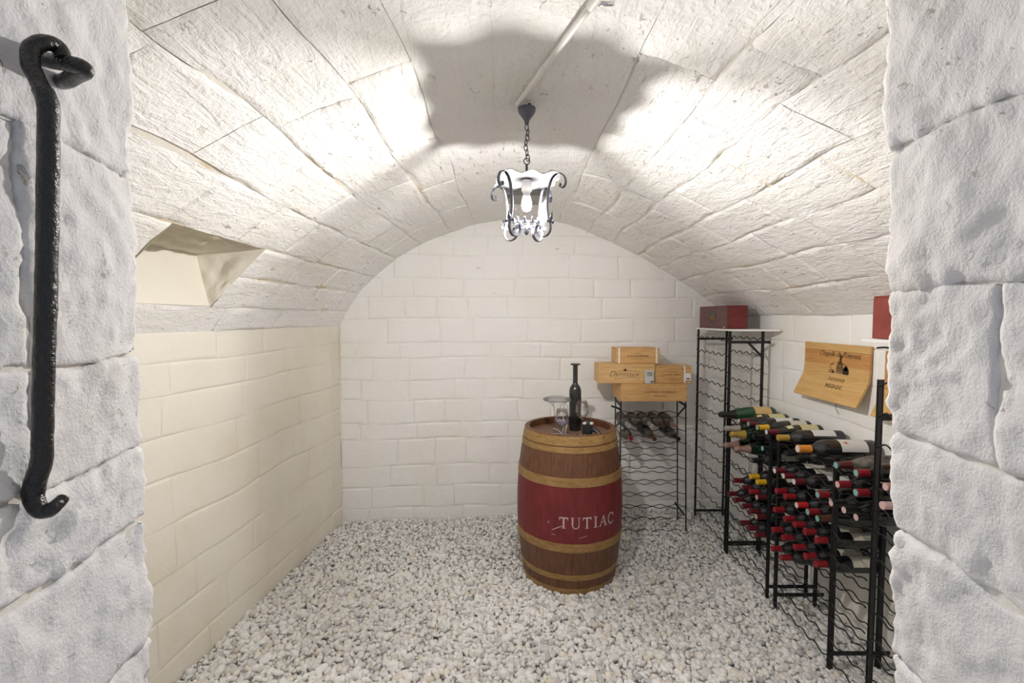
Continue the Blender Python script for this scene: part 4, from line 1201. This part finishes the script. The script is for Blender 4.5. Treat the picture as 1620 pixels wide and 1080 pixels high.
# second shelf and red box by the right jamb
sb = thing('shelf_board', 'white shelf board carrying the brick red box beside the door jamb', 'shelf', (1.67, 1.75, 1.53))
MB().box(-.11, .115, -.33, .335, 0, .016, .001).build('board', M['board'], sb)
MB().tube(curve3([(-.172, .165, -.016), (-.170, .12, -.012), (-.165, .07, -.020), (-.15, .02, -.020), (-.12, -.05, -.006), (-.09, -.10, -.003)]), .004, 8).build('wire_bracket', M['wire'], sb, True)
bx = thing('mahogany_box', 'plain brick red wooden box half hidden by right door jamb', 'box', (1.635, 1.795, 1.547))
mrb = wood('brick_red_box', (.30, .065, .050), (.21, .04, .032), (14, 2, 2), 4, .4)
MB().box(-.060, -.052, -.25, .25, .001, .176, .001).build('front_panel', mrb, bx)
MB().box(.052, .060, -.25, .25, .001, .176, .001).build('back_panel', mrb, bx)
for y in (-.25, .242): MB().box(-.0515, .0515, y, y + .008, .001, .176, .001).build('end_panel', mrb, bx)
MB().box(-.059, .059, -.249, .249, .1765, .184, .001).build('lid', mrb, bx)

# bent panel of pine boards on the right wall
def bent_panel(label, y0, y1, zt, boards, printed):
    pn = thing('wooden_panel', label, 'panel', (1.785, (y0 + y1) / 2, zt - .31), 'bent pine crate panels on the right wall')
    ox, oy, oz = 1.785, (y0 + y1) / 2, zt - .31
    for (xa, za, xb, zb_, mt) in boards:
        d_ = Vector((xb - xa, 0, zb_ - za)).normalized(); n_ = Vector((d_.z, 0, -d_.x))
        if n_.x > 0: n_ = -n_
        A = Vector((xa, 0, za)) - d_ * -.0006; Bv = Vector((xb, 0, zb_)) - d_ * .0006
        vs = [Vector((q.x, y, q.z)) + n_ * s_ for q in (A, Bv) for y in (y0, y1) for s_ in (0, .011)]
        vs = [v_ - Vector((ox, oy, oz)) for v_ in vs]
        MB().add(vs, [(0, 1, 3, 2), (4, 6, 7, 5), (0, 4, 5, 1), (2, 3, 7, 6), (1, 5, 7, 3), (0, 2, 6, 4)]).build('board', mt, pn)
    return pn
bp = bent_panel('bent golden pine crate panel with castle print above the low racks', 2.316, 2.833, 1.495,
    [(1.790, 1.495, 1.790, 1.455, M['pine_panel']), (1.790, 1.455, 1.790, 1.375, M['pine_panel2']), (1.790, 1.375, 1.785, 1.310, M['pine_panel']), (1.785, 1.310, 1.725, 1.181, M['pine_panel'])], True)
pl_ = bp.location
def pp(y, z): return (1.778 - pl_.x, y - pl_.y, z - pl_.z)
mY = (0, -1, 0)
letters('Chapelle de Potensac', .043, pp(2.535, 1.425), mY, (0, .05, 1), bp, M['ink black'], .45, .88, 1.0, off=.0018, bold=-.0007)
low_n = Vector((.06, 0, .129)).normalized()
yy = Vector((.06, 0, .129)).normalized()
def lowpt(y, d_): return (1.785 - .0115 - .060 * d_ / .142 - pl_.x, y - pl_.y, 1.310 - .129 * d_ / .142 - pl_.z + .004)
letters('MEDOC', .031, lowpt(2.53, .066), mY, yy, bp, M['ink black'], 0, 1.35, off=.0022)
cast = []
for k in range(7): cast.append([(-.016 + k * .008, 0), (-.012 + k * .008, 0), (-.012 + k * .008, .035 + .02 * (k % 3)), (-.014 + k * .008, .050 + .018 * ((k * 5) % 3)), (-.016 + k * .008, .035 + .02 * (k % 3))])
cast += [ell(.056, .018, .024, .026), ell(.056, .036, .014, .014)] + ring2(-.052, .0, .026, .022, .004, 0, PI, 10) + ring2(-.052, .0, .014, .012, .003, 0, PI, 8) + [ell(-.045, .008, .010, .008)]
cast += stroke([(-.066, .044), (-.05, .055), (-.035, .060)], .003) + stroke([(.03, .062), (.05, .056), (.06, .048)], .003) + stroke([(-.07, .032), (-.058, .034)], .003)
flat_shapes(cast, pp(2.535, 1.330), mY, Z_, bp, M['ink black'], 'castle_print', .0022)
flat_shapes([[(-.005, .0), (.004, .0), (.010, .03), (.020, .05), (.008, .045), (.0, .06), (-.002, .03)]], pp(2.525, 1.385), mY, Z_, bp, M['ink'], 'stag_print', .0022)
gp = [[(-.055 + k * .018, 0), (-.051 + k * .018, 0), (-.051 + k * .018, .020), (-.055 + k * .018, .020)] for k in range(7)]
flat_shapes(gp, lowpt(2.535, .025), mY, yy, bp, M['ink black'], 'gate_print', .0022)
MB().tube([(-.01, -.03, -.03), (-.02, -.045, -.06), (-.005, -.05, -.09)], .0014, 6).build('hanging_wire', M['wire'], bp, True).location = (0, .0, .02)
MB().box(-.02, .004, -.06, .03, -.008, .004).build('batten', M['mahogany'], bp).location = (-.02, 0, .01)
bent_panel('bent orange pine crate panel half hidden by right door jamb', 1.70, 2.222, 1.475,
    [(1.790, 1.480, 1.790, 1.425, M['pine_panel2']), (1.790, 1.425, 1.790, 1.36, M['pine_panel2']), (1.790, 1.36, 1.785, 1.295, M['pine_panel2']), (1.785, 1.295, 1.725, 1.165, M['pine_panel'])], False)
